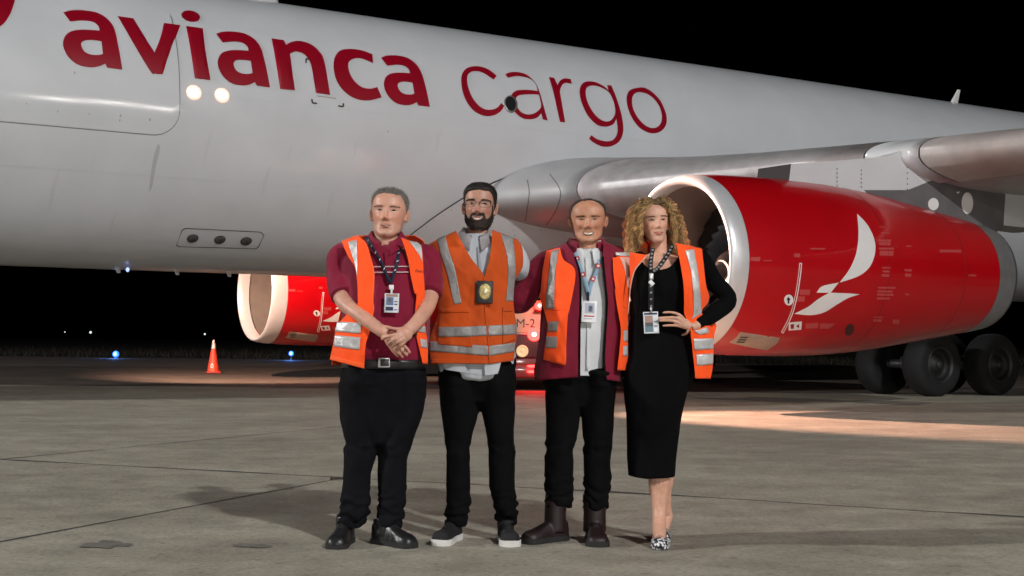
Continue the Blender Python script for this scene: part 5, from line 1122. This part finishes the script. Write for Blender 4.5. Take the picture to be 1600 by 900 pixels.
for L, R, s_ in ((Zf((125,188),(112,440)), Zf((335,190),(352,462)), 11.1), (Zf((562,184),(566,440)), Zf((640,180),(655,408)), 11.9)):
    po = panel('pocket', VH2, L, R, .0215 if s_ < 11.5 else .0215, M_ORANGE2, vest2, .004, s_, .010, 26, 20)
    panel('pocket_flap', VH2, [(L[0][0] + 1, L[0][1]), (L[0][0] + 1, L[0][1] + 6)], [(R[0][0] - 1, R[0][1]), (R[0][0] - 1, R[0][1] + 6)], .026, M_ORANGE2, vest2, .003, s_, .010, 5, 16)
t2(Zf((116,320),(114,388)), Zf((345,316),(348,386)), 11.1, nt=6, off=.027) if False else None
tape('reflective_strip', VH2, Zf((116,320),(114,388)), Zf((344,316),(348,386)), vest2, 11.1, M_TAPE2, .0265, 6, 20, .010); tape('reflective_strip', VH2, Zf((566,306),(570,376)), Zf((646,300),(652,370)), vest2, 11.9, M_TAPE2, .0265, 6, 14, .010)
tape('zip', VH2, Zb((432,732),(434,850)) + Zf((435,160),(448,300),(460,420),(468,575)), Zb((440,732),(442,850)) + Zf((443,160),(456,300),(468,420),(476,575)), vest2, 11.1, fabric('zip_orange', (.50, .07, .008), .6), .0225, 40, 4, .010)
tape('hem', VH2, Zf((66,545),(66,575)), Zf((468,550),(470,578)), vest2, 11.1, M_ORANGE2, .020, 5, 26, .010)
sn = mat('sneaker_black', (.005, .005, .0056), .8, bump=.3, bscale=300)
shoe('sneaker', m2, *foot_at(Y2, 712, -16, .29), sn, M_SOLEW, .050, .10, .032, (.10, .045), toeh=.075); shoe('sneaker', m2, *foot_at(Y2, 794, 8, .29), sn, M_SOLEW, .050, .10, .032, (.10, .045), toeh=.075)
bd = thing('badge_holder', at(757, 456, Y2 - .2), 'black leather badge holder with gold oval shield on the zipped vest', 'badge')
c = on_hull(VH2, 757, 456.5, .036); V, F = box(c, (.084, .012, .112), rot('Y', 1), .004); hd_ = obj('holder', V, F, M_LEATHER, bd)
M_GOLD = mat('gold_shield', (.62, .50, .22), .3, .75, bump=.4, bscale=160)
V, F = ellipsoid(c + np.array([.002, -.006, .002]), (.030, .006, .040), None, 18, 30); sh_ = obj('shield', V, F, M_GOLD, bd)
V, F = tube(np.array([c + np.array([.002 + .024*math.cos(a), -.0095, .002 + .032*math.sin(a)]) for a in np.linspace(0, 2*math.pi, 41)]), [.0022]*41, 6); obj('shield_border', V, F, M_GOLD, sh_)
V, F = ellipsoid(c + np.array([.002, -.011, .002]), (.013, .004, .017), None, 10, 14); obj('shield_centre', V, F, mat('shield_pale', (.62, .56, .38), .3, .6), sh_)
for k, uv in enumerate((((748, 424), (750, 430), (753, 436), (755, 441)), ((764, 418), (763, 426), (761, 434), (759, 441)))):
    P = poly_resample([on_hull(VH2 if k == 3 else T2, u, v, .018 if i < 3 else .03) for i, (u, v) in enumerate(uv)], 20); V, F = tube(P, [.0016]*20, 6); obj('cord', V, F, M_LANK, bd)

# ------------------------------------------------------------------ man in the maroon jacket
Y3 = 6.88
m3 = thing('person', onground(905, 845), 'balding smiling man in maroon jacket and open orange vest over white shirt', 'person', 'four people posing on the apron')
Hm = head_matrix(919, 342.5, Y3 + .02, 1.04, yaw=-2, pitch=4, roll_=-1, zref=.1255, sz=.93)
H3 = Head(Hm, dict(smile=1.0, jaw=.011, wide=1.15, nose=1.15))
T3 = Hull([(388,900,938,.07,.08,2.),(394,878,962,.095,.10,2.1),(402,862,980,.11,.115,2.2),(420,856,984,.13,.12,2.3),(460,858,978,.15,.125,2.4),(500,858,972,.16,.13,2.4),(540,856,968,.165,.13,2.4),(588,852,966,.16,.13,2.4)], Y3)
h3 = fingers(Y3, [[(762,452,.26),(752,455,.265),(744,458,.265)], [(762,456,.26),(751,460,.265),(743,464,.265)], [(763,460,.26),(753,465,.265),(746,469,.265)], [(764,464,.26),(756,469,.265),(750,473,.265)], [(768,450,.26),(762,444,.26),(758,442,.26)], [(1040,452,.24),(1050,455,.245),(1058,458,.245)], [(1040,456,.24),(1051,460,.245),(1059,464,.245)], [(1039,460,.24),(1049,465,.245),(1056,469,.245)], [(1038,464,.24),(1046,469,.245),(1052,473,.245)], [(1034,450,.24),(1040,444,.24),(1044,442,.24)]])
body_obj(m3, H3.islands() + [neck(Y3, 917, 408, 366, .058), T3.loft(-.03, 30, 40), limb(Y3, [(862,412,.02,.055),(832,438,.08,.05),(810,466,.12,.045),(786,462,.20,.036),(768,457,.255,.030)]), limb(Y3, [(974,412,.02,.055),(994,440,.16,.048),(1010,456,.21,.038),(1034,457,.235,.030)])] + h3 + [leg_loft(Y3, [(595,858,900,0,1),(700,860,890,0,1),(785,862,885,.02,1)]), leg_loft(Y3, [(595,915,955,0,1),(700,920,950,0,1),(785,922,946,.02,1)])], H3, (.51, .25, .155), 'c', flush=.35, scalp=(.46, .235, .155))
mouth_parts(H3, m3, 1.0, (.34, .12, .09), .033, .053, .0120); eyes(H3, m3, .0040, (.07, .045, .033), .0042, browz=.0158, nb=110)
hair_cap(H3, m3, mat('thin_dark_hair', (.035, .027, .022), .7, var=.4, vscale=90), lambda p: float(interp(p, [0, .6, .95, 1.15, 1.4, 1.75, 2.2, 3.15], [.2285, .2275, .200, .165, .130, .095, .06, .05])), .0045, seed=6.3, strands=900, slen=.005, lump=.001)
sh3, _, _ = cloth('shirt', [T3.loft(-.014, 40, 56)], .008, M_SHIRTW, m3, .007, (8, 8, 4), 4.4)
collar('collar', sh3, M_SHIRTW, at(917, 392, Y3) + np.array([0, .02, 0]), (.064, .068), (.100, .122), at(917, 376, Y3)[2], .044, 16, point=.036, tilt=.055, hull=T3, lift=.004)
panel('placket', T3, [(914, 402), (917, 480), (916, 578)], [(918.5, 402), (921, 480), (920, 578)], -.012, M_SHIRTW, sh3, .003, 4.4, .002, 30, 5)
JH3 = Hull([(378,886,952,.085,.10,2.),(386,872,966,.11,.115,2.1),(394,862,978,.13,.125,2.2),(404,855,984,.14,.135,2.3),(430,852,984,.155,.14,2.4),(470,852,978,.165,.145,2.4),(510,848,972,.175,.145,2.4),(550,842,970,.18,.15,2.4),(597,836,969,.175,.15,2.4)], Y3)
sl, _, _ = cloth('jacket', [limb(Y3, [(882,402,.01,.055),(858,412,.02,.078),(832,438,.07,.080),(812,466,.115,.076),(786,462,.20,.058),(770,458,.245,.048)], 18), limb(Y3, [(950,402,.01,.055),(974,412,.03,.072),(992,440,.15,.066),(1010,455,.21,.056),(1030,457,.23,.046)], 18)], .008, M_MAROON2, m3, .012, (10, 10, 7), 6.6)
panel('jacket_front', JH3, [(876,384),(852,396),(846,430),(846,470),(843,520),(838,560),(834,582),(842,594)], Zc((285,400),(352,500),(386,620),(392,760),(390,900)) + Zg((386,300),(384,500),(382,670)), .004, M_MAROON2, sl, .006, 21., .009, 60, 26)
panel('jacket_front', JH3, Zc((556,390),(548,500),(556,600),(575,780)) + Zg((576,200),(562,430),(558,560),(572,690)), [(966,388),(984,400),(984,440),(980,480),(974,520),(968,560),(970,596)], .004, M_MAROON2, sl, .006, 22., .009, 60, 22)
back_panel('jacket_back', JH3, [(876,384,966),(856,396,984),(850,440,982),(848,500,974),(838,560,969),(836,596,969)], .002, M_MAROON2, sl, 3.)
collar('jacket_collar', sl, M_MAROON2, at(917, 388, Y3) + np.array([0, .01, 0]), (.084, .088), (.118, .13), at(917, 373, Y3)[2], .05, 32, point=.035, tilt=.035)
for e in (Zc((352,500),(386,620),(392,760),(390,900)) + Zg((386,300),(384,500),(382,668)), Zc((548,500),(556,600),(575,780)) + Zg((576,200),(562,430),(558,560),(570,688))):
    tape('zip', JH3, [(u - 1.6, v) for u, v in e], [(u + 1.6, v) for u, v in e], sl, 21. if e[0][0] < 915 else 22., M_BLACKC, .009, 40, 4, .009)
VH3 = Hull([(378,884,954,.10,.115,2.),(388,862,982,.13,.13,2.1),(396,850,988,.145,.14,2.2),(430,846,988,.17,.155,2.4),(470,843,984,.18,.16,2.4),(510,846,981,.19,.16,2.4),(550,846,981,.195,.16,2.4),(585,845,981,.19,.16,2.4)], Y3)
vest3 = panel('vest', VH3, Zc((152,460),(126,600),(112,760)) + Zg((106,105),(150,250),(160,330),(142,460),(131,548)), Zc((246,438),(272,520),(340,570),(356,640),(332,780),(306,900)) + Zg((305,200),(292,400),(290,550),(284,590)), .012, M_ORANGE, m3, seed=31.1, nt=60, ns=24, amp=.012)
panel('vest_front', VH3, Zc((618,510),(626,640),(650,800)) + Zg((632,50),(650,180),(675,340),(666,480),(650,624)), Zc((750,470),(742,640),(726,880)) + Zg((722,200),(722,340),(722,480),(726,624)), .012, M_ORANGE, vest3, seed=31.9, nt=60, ns=20, amp=.008)
back_panel('vest_back', VH3, [(872,388,964),(852,396,984),(852,440,980),(850,500,978),(848,560,978),(848,570,978)], .010, M_ORANGE, vest3, 4.)
t3 = lambda L, R, s_, m=M_TAPE2, **k: tape('reflective_strip', VH3, L, R, vest3, s_, m, .0165, **k)
t3(Zc((186,460),(168,620),(150,780),(148,868)), Zc((240,448),(214,600),(206,780),(206,866)), 31.1, nt=30, ns=10, amp=.012)
t3(Zg((165,282),(165,350)), Zg((236,280),(228,350)), 31.1, nt=6, ns=12, amp=.012); t3(Zg((150,385),(146,468)), Zg((226,388),(222,466)), 31.1, nt=6, ns=12, amp=.012)
t3(Zc((640,468),(640,490)), Zc((746,472),(740,500)), 31.9, M_TAPE, nt=6, ns=12); t3(Zc((668,504),(704,600),(722,720)), Zc((744,506),(740,600),(738,720)), 31.9, mat('pink_tape', (.75, .42, .34), .5), nt=20, ns=8)
t3(Zg((694,342),(694,420)), Zg((722,342),(722,420)), 31.9, M_TAPE, nt=6, ns=6); t3(Zg((690,452),(690,524)), Zg((722,452),(722,524)), 31.9, M_TAPE, nt=6, ns=6)
tr3, _, _ = cloth('trousers', [leg_loft(Y3, [(580,852,910,0,1.8),(620,852,908,0,1.3),(662,853,902,0,1.15),(706,851,896,0,1.1),(774,851,895,.01,1.1),(792,853,892,.01,1.15)]), leg_loft(Y3, [(580,904,964,0,1.8),(620,907,962,0,1.3),(662,911,960,0,1.15),(706,913.5,958,0,1.1),(755,912,954,.01,1.1),(795,911,951,.01,1.15)]), Hull([(576,852,964,.14,.13,2.4),(610,852,962,.11,.12,2.4),(634,856,958,.07,.09,2.3)], Y3).loft(0, 14, 40)], .008, M_BLACKC, m3, .009, (8, 8, 4), 12.2, fn=cuffs(.20, .008))
shoe('boot', m3, *foot_at(Y3, 872, -52, .28), M_BOOT, M_SOLEB, .054, .11, .028, (.24, .060)); shoe('boot', m3, *foot_at(Y3, 932, 2, .29), M_BOOT, M_SOLEB, .056, .11, .028, (.24, .062))
ln3 = thing('id_lanyard', at(920, 450, Y3 - .2), 'light blue lanyard with small red squares and white ID card on the white shirt', 'ID lanyard', 'ID lanyards round necks')
for pts in (Zc((352,470),(385,560),(430,690),(446,770)), Zc((552,440),(532,520),(500,610),(462,700),(448,770))):
    (V, F), Pc, Tc, Sc = ribbon([on_hull(T3, u, v, .012) for u, v in pts], .021); so = obj('strap', V, F, M_LANL, ln3)
    for k in range(3, len(Pc) - 5, 6):
        q = Pc[k] + np.array([0, -.002, 0]); V = [q + a*Tc[k]*.012 + b*Sc[k]*.012 for a, b in ((-1, -1), (-1, 1), (1, 1), (1, -1))]; ro = obj('strap_square', V, [[0, 1, 2, 3]], M_REDINK, so, smooth=False)
        q = q + np.array([0, -.0012, 0]); V = [q + a*Tc[k]*.005 + b*Sc[k]*.005 for a, b in ((-1, -1), (-1, 1), (1, 1), (1, -1))]; obj('strap_mark', V, [[0, 1, 2, 3]], M_WHITE_P, so, smooth=False)
P = on_hull(T3, 919, 464, .016); V, F = box(P, (.012, .006, .05), None, .002); obj('clip', V, F, M_LANB, ln3)
card(ln3, on_hull(T3, 920.5, 487, .022), .074, .108, 2, M_WHITE_P, [('card_photo', .2, .42, .85, .9, mat('card_grey', (.42, .45, .52), .4)), ('card_face', .45, .5, .72, .78, M_BLUEINK), ('card_line', .15, .26, .85, .32, M_REDINK), ('card_line', .15, .14, .7, .19, mat('card_grey', (.42, .45, .52), .4))])

# ------------------------------------------------------------------ woman in the black dress
Y4 = 6.78
m4 = thing('person', onground(1030, 850), 'woman with curly blonde hair in black dress and open orange vest, one hand on hip', 'person', 'four people posing on the apron')
Hm = head_matrix(1028, 343, Y4 + .02, .945, yaw=9, pitch=-1, roll_=-4, zref=.1255)
H4 = Head(Hm, dict(smile=.6, wide=.985, nose=.9, fem=1, jaw=-.001))
T4 = Hull([(396,1012,1050,.05,.07,2.),(402,996,1066,.075,.085,2.1),(410,986,1082,.09,.095,2.2),(425,984,1086,.115,.10,2.3),(450,985,1082,.145,.10,2.2),(475,985,1074,.125,.10,2.2),(510,984,1070,.105,.10,2.2),(545,981,1080,.11,.115,2.3),(580,976,1087,.115,.125,2.3),(610,974,1077,.115,.12,2.3)], Y4)
wa = [(1090,402,.02,.045),(1112,436,.05,.041),(1139,468,.04,.035),(1112,494,-.05,.031),(1087,509,-.125,.023),(1080,511,-.135,.024)]
hd = fingers(Y4, [[(1074,505,-.155),(1062,492,-.165),(1048,488,-.160),(1035,488.5,-.150)], [(1070,506,-.158),(1058,497,-.168),(1043,496,-.163),(1028,496.8,-.152)], [(1068,509,-.156),(1057,503,-.165),(1043,501,-.160),(1029.5,501,-.150)], [(1070,512,-.150),(1059,509,-.158),(1047,508.5,-.154),(1035,509,-.145)], [(1078,514,-.12),(1072,521,-.10),(1064,524,-.085)]], .0078)
V, F = ellipsoid(at(1070, 506, Y4 - .150), (.036, .017, .026), rot('Y', 32)); hd.append((V, F))
hd += fingers(Y4, [[(958,448,.24),(950,453,.245),(944,457,.245)], [(958,452,.24),(949,458,.245),(943,463,.245)], [(959,456,.24),(951,462,.245),(946,467,.245)], [(960,460,.24),(953,466,.245),(949,470,.245)], [(962,446,.24),(957,440,.24),(954,438,.24)]], .0075)
foot = [limb(Y4, [(1034,690,.02,.055),(1031,744,.0,.057),(1030,770,.0,.047),(1030,797,-.01,.035),(1030,812,-.03,.034),(1030,828,-.08,.034),(1031,842,-.14,.026)], 16), limb(Y4, [(1040,690,.10,.055),(1036,744,.13,.055),(1036,775,.16,.042),(1040,798,.19,.032),(1042,808,.20,.030),(1036,826,.15,.030),(1034,838,.09,.024)], 16)]
V, F = ellipsoid(at(1032, 806, Y4 + .03), (.026, .03, .03)); foot.append((V, F))
body_obj(m4, H4.islands() + [neck(Y4, 1029, 414, 366, .043, .03, .03), T4.loft(-.010, 30, 44), limb(Y4, wa), limb(Y4, [(996,408,.02,.042),(978,438,.14,.036),(966,448,.2,.03),(960,450,.23,.024)])] + hd + foot, H4, (.62, .345, .245), 'd', .0043 if False else .0045, flush=.3)
mouth_parts(H4, m4, .6, (.42, .10, .09), .029, .054, .0012); eyes(H4, m4, .0046, (.16, .10, .06), .0038, browz=.0170, lift=.001, lash=.0022)
V, F = ellipsoid(H4.w(np.array([[.0735, -.005, .080]]))[0], (.006, .006, .006)); obj('earring', V, F, mat('pearl', (.75, .72, .66), .2), m4)
# curls
M_CURL = mat('blonde_curls', (.4, .25, .12), .5, var=.25, vscale=40, attr='Col', spec=.5); 
_n = M_CURL.node_tree.nodes; _l = M_CURL.node_tree.links; _t = _n.new('ShaderNodeBsdfTranslucent'); _a = [x for x in _n if x.type == 'ATTRIBUTE'][0]; _l.new(_a.outputs['Color'], _t.inputs['Color'])
_m = _n.new('ShaderNodeMixShader'); _m.inputs[0].default_value = .38; _l.new(_n['Principled BSDF'].outputs[0], _m.inputs[1]); _l.new(_t.outputs[0], _m.inputs[2]); _l.new(_m.outputs[0], [x for x in _n if x.type == 'OUTPUT_MATERIAL'][0].inputs['Surface'])
rng = np.random.default_rng(21); parts = []; cols = []
def hairline4(p): return float(interp(p, [0, .5, .8, 1.05, 1.4, 1.8, 3.15], [.205, .203, .19, .155, .12, .08, .05]))
for i in range(430):
    ph = rng.uniform(-math.pi, math.pi); zl = hairline4(abs(ph)); z = zl + (.229 - zl)*rng.uniform(.0, 1)**.8; p = head_pt(np.array([ph]), np.array([z]), H4.P, .002)[0]
    n = p - np.array([0, -.01, .12]); n /= np.linalg.norm(n); fr_ = max(0, math.cos(ph)); side = 1 if p[0] > 0 else -1
    Lh = rng.uniform(.14, .25); k = 34; t = np.linspace(0, 1, k)
    out = np.array([n[0]*1.0 + side*.35*(fr_ + .3), n[1]*.55 - .15*(fr_ > .3), max(n[2], .05)*.8]); out /= np.linalg.norm(out)
    lift_ = rng.uniform(.025, .085)
    path = p + out*lift_*(1 - np.exp(-t*4.5))[:, None] + np.array([side*.10*.30, -.02, -1])*(Lh*t**1.6)[:, None]
    path[:, 0] += side*np.maximum(0, .090 - abs(path[:, 0]))*np.clip((.205 - path[:, 2])/.05, 0, 1)*(path[:, 1] > .0); path[:, 1] -= .022*np.clip((.19 - path[:, 2])/.05, 0, 1)*(path[:, 1] > .0)
    path[:, 0] *= (1.07 if side > 0 else 1.0) + .05*rng.normal(); hr = rng.uniform(.004, .013)*np.clip(t*5, .1, 1); w0 = rng.uniform(0, 6.28); turns = Lh/rng.uniform(.022, .050)*2*math.pi; dirn = rng.choice([-1, 1])
    a = w0 + dirn*turns*t; path = path + np.stack([np.cos(a), np.sin(a), .35*np.sin(a*1.0 + 1)], -1)*hr[:, None]
    base_path = path
    dark = rng.uniform(0, 1)**1.4; c0 = np.array([.86, .58, .27])*(1 - dark) + np.array([.26, .145, .065])*dark; rootk = np.clip(t*2.2, .45, 1); 
    for q_ in range(3):
        off = rng.normal(0, .0032, 3); wv = np.stack([np.sin(t*rng.uniform(8, 22) + rng.uniform(0, 6)), np.cos(t*rng.uniform(8, 22) + rng.uniform(0, 6)), np.zeros(k)], -1)*.0028
        r = rng.uniform(.0010, .0021)*np.clip(np.minimum(t*8 + .4, (1 - t)*5 + .25), 0, 1); V, F = tube(H4.w(base_path + (off + wv)*np.clip(t*3, .2, 1.4)[:, None]), r*.945, 4); parts.append((V, F))
        cols.append(np.repeat(c0[None, :]*rng.uniform(.75, 1.3)*rootk[:, None], 4, 0))
V, F = join(parts); obj('hair', V, F, M_CURL, m4, colors=np.concatenate(cols))
hair_cap(H4, m4, mat('hair_roots', (.13, .078, .04), .7, var=.3, vscale=60), lambda p: hairline4(p) + .002, .012, seed=8.1, strands=500, slen=.012, lump=.004, name='hair_roots')
# dress: the neckline is scooped out of the top of the trunk
def scoop(V, N):
    return V
DH = Hull([(404,986,1092,.085,.09,2.2),(412,984,1092,.105,.10,2.3),(425,984,1090,.122,.106,2.3),(450,984,1086,.150,.108,2.2),(475,984,1078,.130,.106,2.2),(510,983,1075,.112,.106,2.2),(545,981,1082,.116,.122,2.3),(580,973,1087,.122,.132,2.3),(610,973,1077.5,.122,.128,2.3),(662,979,1064,.115,.12,2.3),(715,980.5,1057,.105,.11,2.3),(746,981,1054,.105,.11,2.3)], Y4)
dr, _, _ = cloth('dress', [Hull([(423,985,1090,.122,.106,2.3),(450,984,1086,.150,.108,2.2),(475,984,1078,.130,.106,2.2),(510,983,1075,.112,.106,2.2),(545,981,1082,.116,.122,2.3),(580,973,1087,.122,.132,2.3),(610,973,1077.5,.122,.128,2.3),(662,979,1064,.115,.12,2.3),(715,980.5,1057,.105,.11,2.3),(744,981,1054,.105,.11,2.3)], Y4).loft(0, 80, 64), limb(Y4, [(1078,408,.01,.035),(1092,404,.02,.050),(1112,436,.05,.049),(1138,468,.04,.043),(1112,493,-.05,.039),(1088,507,-.118,.031)], 16), limb(Y4, [(1006,410,.01,.035),(996,408,.02,.047),(978,438,.14,.042),(966,447,.2,.036)], 16)], .008, M_DRESS, m4, .006, (9, 9, 4), 14.1)
panel('neckline', DH, [(993,404),(988,425),(986,436)], Zd((205,545),(206,548),(230,600)), (.004, -.008), M_DRESS, dr, .003, 0, .0, 14, 10)
panel('neckline', DH, Zd((448,500),(440,520),(420,600)), [(1090,400),(1090,425),(1086,436)], (.004, -.008), M_DRESS, dr, .003, 0, .0, 14, 14)
panel('neckline', DH, Zd((206,546),(206,560),(200,640)), Zd((446,505),(446,560),(440,640)), .003, M_DRESS, dr, .003, 0, 0, 8, 8) if False else None
nk = [(204,548),(232,572),(290,592),(335,590),(385,574),(425,535),(446,505)]
q = Zd(*nk); nq = cat_rom(q, 4)
panel('neckline', DH, [tuple(x) for x in nq][:1] + [(nq[0][0], 446)], [tuple(x) for x in nq][-1:] + [(nq[-1][0], 446)], .004, M_DRESS, dr) if False else None
rows = []
for u, v in nq:
    col_ = []
    for t_ in np.linspace(0, 1, 9): col_.append(on_hull(DH, u, v + (448 - v)*t_, .005 - .013*t_))
    rows.append(col_)
V, F = grid(np.array(rows)); obj('neckline', V, F, M_DRESS, dr, solid=.003)
VH4 = Hull([(372,1000,1062,.075,.085,2.),(384,985,1092,.10,.10,2.1),(394,982,1098,.115,.11,2.2),(425,981,1100,.135,.118,2.3),(450,981,1104,.160,.12,2.3),(490,980,1098,.145,.12,2.2),(530,980,1114,.13,.125,2.2),(592,980,1112,.13,.13,2.2)], Y4)
vest4 = panel('vest', VH4, Zd((428,405),(442,450),(470,600),(486,720),(490,880)) + Zh((492,230),(530,330),(560,560),(572,682)), Zd((612,445),(618,500),(640,690),(668,800),(612,880)) + Zh((640,250),(716,300),(696,400),(690,580),(676,682)), .014, M_ORANGE, m4, seed=41.1, nt=60, ns=26, amp=.012)
panel('vest_front', VH4, Zd((110,470),(108,560),(112,640),(106,720)), Zd((232,488),(180,545),(140,602),(112,722)), .014, M_ORANGE, vest4, seed=41.9, nt=26, ns=14)
tape('edge_piping', VH4, Zd((230,486),(178,545),(137,602),(109,722),(94,900)), Zd((236,490),(184,548),(143,604),(114,724),(99,900)), vest4, 41.9, mat('piping', (.60, .36, .28), .6), .018, 24, 4)
back_panel('vest_back', VH4, [(1000,378,1062),(986,392,1094),(990,430,1096),(986,480,1094),(990,530,1108),(992,590,1110)], .010, M_ORANGE, vest4, 5.)
t4 = lambda L, R, s_, **k: tape('reflective_strip', VH4, L, R, vest4, s_, M_TAPE, .019, amp=.012, **k)
t4(Zd((495,458),(535,600),(552,760),(555,890)) + Zh((545,265),), Zd((558,446),(584,600),(604,760),(612,890)) + Zh((590,235),), 41.1, nt=36, ns=10)
t4(Zh((556,402),(566,482)), Zh((695,398),(692,474)), 41.1, nt=6, ns=20); t4(Zh((578,512),(582,592)), Zh((692,506),(690,582)), 41.1, nt=6, ns=18)
tape('reflective_strip', VH4, Zh((560,348),(600,375)), Zh((650,318),(665,360)), vest4, 41.1, M_TAPE, .020, 5, 10, .012)
# pointed shoe with black and silver pattern, on a thin heel
def pump(toe, heelg, z_h, label=None):
    toe = np.array(toe); heelg = np.array(heelg); d = toe - heelg; Ln = np.linalg.norm(d); d /= Ln; sd = np.array([-d[1], d[0], 0]); rows = []
    for q in np.linspace(.42, 1, 26):
        w_ = float(interp(q, [.42, .6, .75, .88, .97, 1], [.038, .046, .047, .038, .018, .006])); zb = z_h*max(0, (.66 - q)/.66)**1.6; h_ = float(interp(q, [.42, .6, .8, .95, 1], [.050, .064, .056, .038, .016])); a = np.linspace(0, 2*math.pi, 21)[:-1]
        rows.append([heelg + d*q*Ln + sd*w_*math.cos(k) + np.array([0, 0, zb + .004 + (max(math.sin(k), 0)**.8)*h_ - .003*max(-math.sin(k), 0)]) for k in a])
    V, F = closed_loft(np.array(rows)); m_ = mat('snake_print', (.55, .55, .56), .35); nt_ = m_.node_tree
    if not nt_.nodes.get('vor'):
        v_ = nt_.nodes.new('ShaderNodeTexVoronoi'); v_.name = 'vor'; v_.inputs['Scale'].default_value = 75; tc = [x for x in nt_.nodes if x.type == 'TEX_COORD'][0]; nt_.links.new(tc.outputs['Object'], v_.inputs['Vector'])
        cr_ = nt_.nodes.new('ShaderNodeValToRGB'); cr_.color_ramp.elements[0].position = .40; cr_.color_ramp.elements[0].color = (.62, .62, .64, 1); cr_.color_ramp.elements[1].position = .52; cr_.color_ramp.elements[1].color = (.03, .03, .035, 1); nt_.links.new(v_.outputs['Distance'], cr_.inputs[0]); nt_.links.new(cr_.outputs[0], nt_.nodes['Principled BSDF'].inputs['Base Color'])
    o = obj('shoe', V, F, m_, m4)
    rows = [[heelg + d*q*Ln + sd*s_*float(interp(q, [0, .2, .5], [.024, .030, .036])) + np.array([0, 0, z_h*max(0, (.66 - q)/.66)**1.6 + z_]) for s_, z_ in ((-1, .05*(1 - q*.6)), (-1, 0), (0, -.003), (1, 0), (1, .05*(1 - q*.6)))] for q in np.linspace(0, .5, 14)]
    V, F = grid(np.array(rows)); obj('heel_counter', V, F, mat('shoe_nude', (.42, .25, .2), .4), o, solid=.002)
    V, F = tube(np.array([heelg + np.array([0, 0, .002]), heelg - d*.004 + np.array([0, 0, z_h*.6]), heelg + np.array([0, 0, z_h])]), [.005, .006, .014], 10); obj('heel', V, F, mat('shoe_nude', (.42, .25, .2), .4), o)
    return o
pump(np.array([.738, Y4 - .185, 0]), np.array([.752, Y4 + .045, 0]), .085); pump(np.array([.765, Y4 + .03, 0]), np.array([.795, Y4 + .24, 0]), .085)
ln4 = thing('id_lanyard', at(1018, 440, Y4 - .2), 'black printed lanyard with ID card hanging on the black dress', 'ID lanyard', 'ID lanyards round necks')
for pts, o_ in ((Zd((272,440),(258,520),(256,595)), 0), (Zd((412,418),(372,490),(320,565),(272,606)), 0), (Zd((258,600),(258,730),(258,870)), 1)):
    (V, F), Pc, Tc, Sc = ribbon([on_hull(DH, u, v, .016) for u, v in pts], .020 if not o_ else .024); so = obj('strap', V, F, M_LANK, ln4)
    for k in range(1, len(Pc) - 1, 2):
        q = Pc[k] + np.array([0, -.002, 0]); V = [q + a*Tc[k]*.006 + b*Sc[k]*.006 for a, b in ((-1, -1), (-.6, 1), (1, .7), (.3, -.6))]; obj('strap_print', V, [[0, 1, 2, 3]], mat('print_grey', (.25, .25, .26), .6), so, smooth=False)
P = on_hull(DH, 1018, 432, .024); V, F = box(P, (.020, .008, .030), None, .004); obj('clip', V, F, M_STEEL2, ln4); V, F = box(P + np.array([0, -.002, -.032]), (.028, .006, .02), rot('Y', 45), .003); obj('clip_hook', V, F, M_WHITE_P, ln4); V, F = box(on_hull(DH, 1017.5, 484, .020), (.008, .004, .03)); obj('clip_tab', V, F, M_STEEL2, ln4)
card(ln4, on_hull(DH, 1017.3, 504, .024), .074, .108, -3, M_CARD, [('card_header', .06, .86, .94, .95, M_NAVY), ('card_photo', .1, .32, .62, .82, M_FACEINK), ('card_panel', .08, .06, .62, .5, M_TEAL), ('card_line', .68, .3, .92, .36, M_TEAL), ('card_line', .68, .5, .92, .55, M_TEAL), ('card_code', .68, .08, .92, .24, M_WHITE_P)])
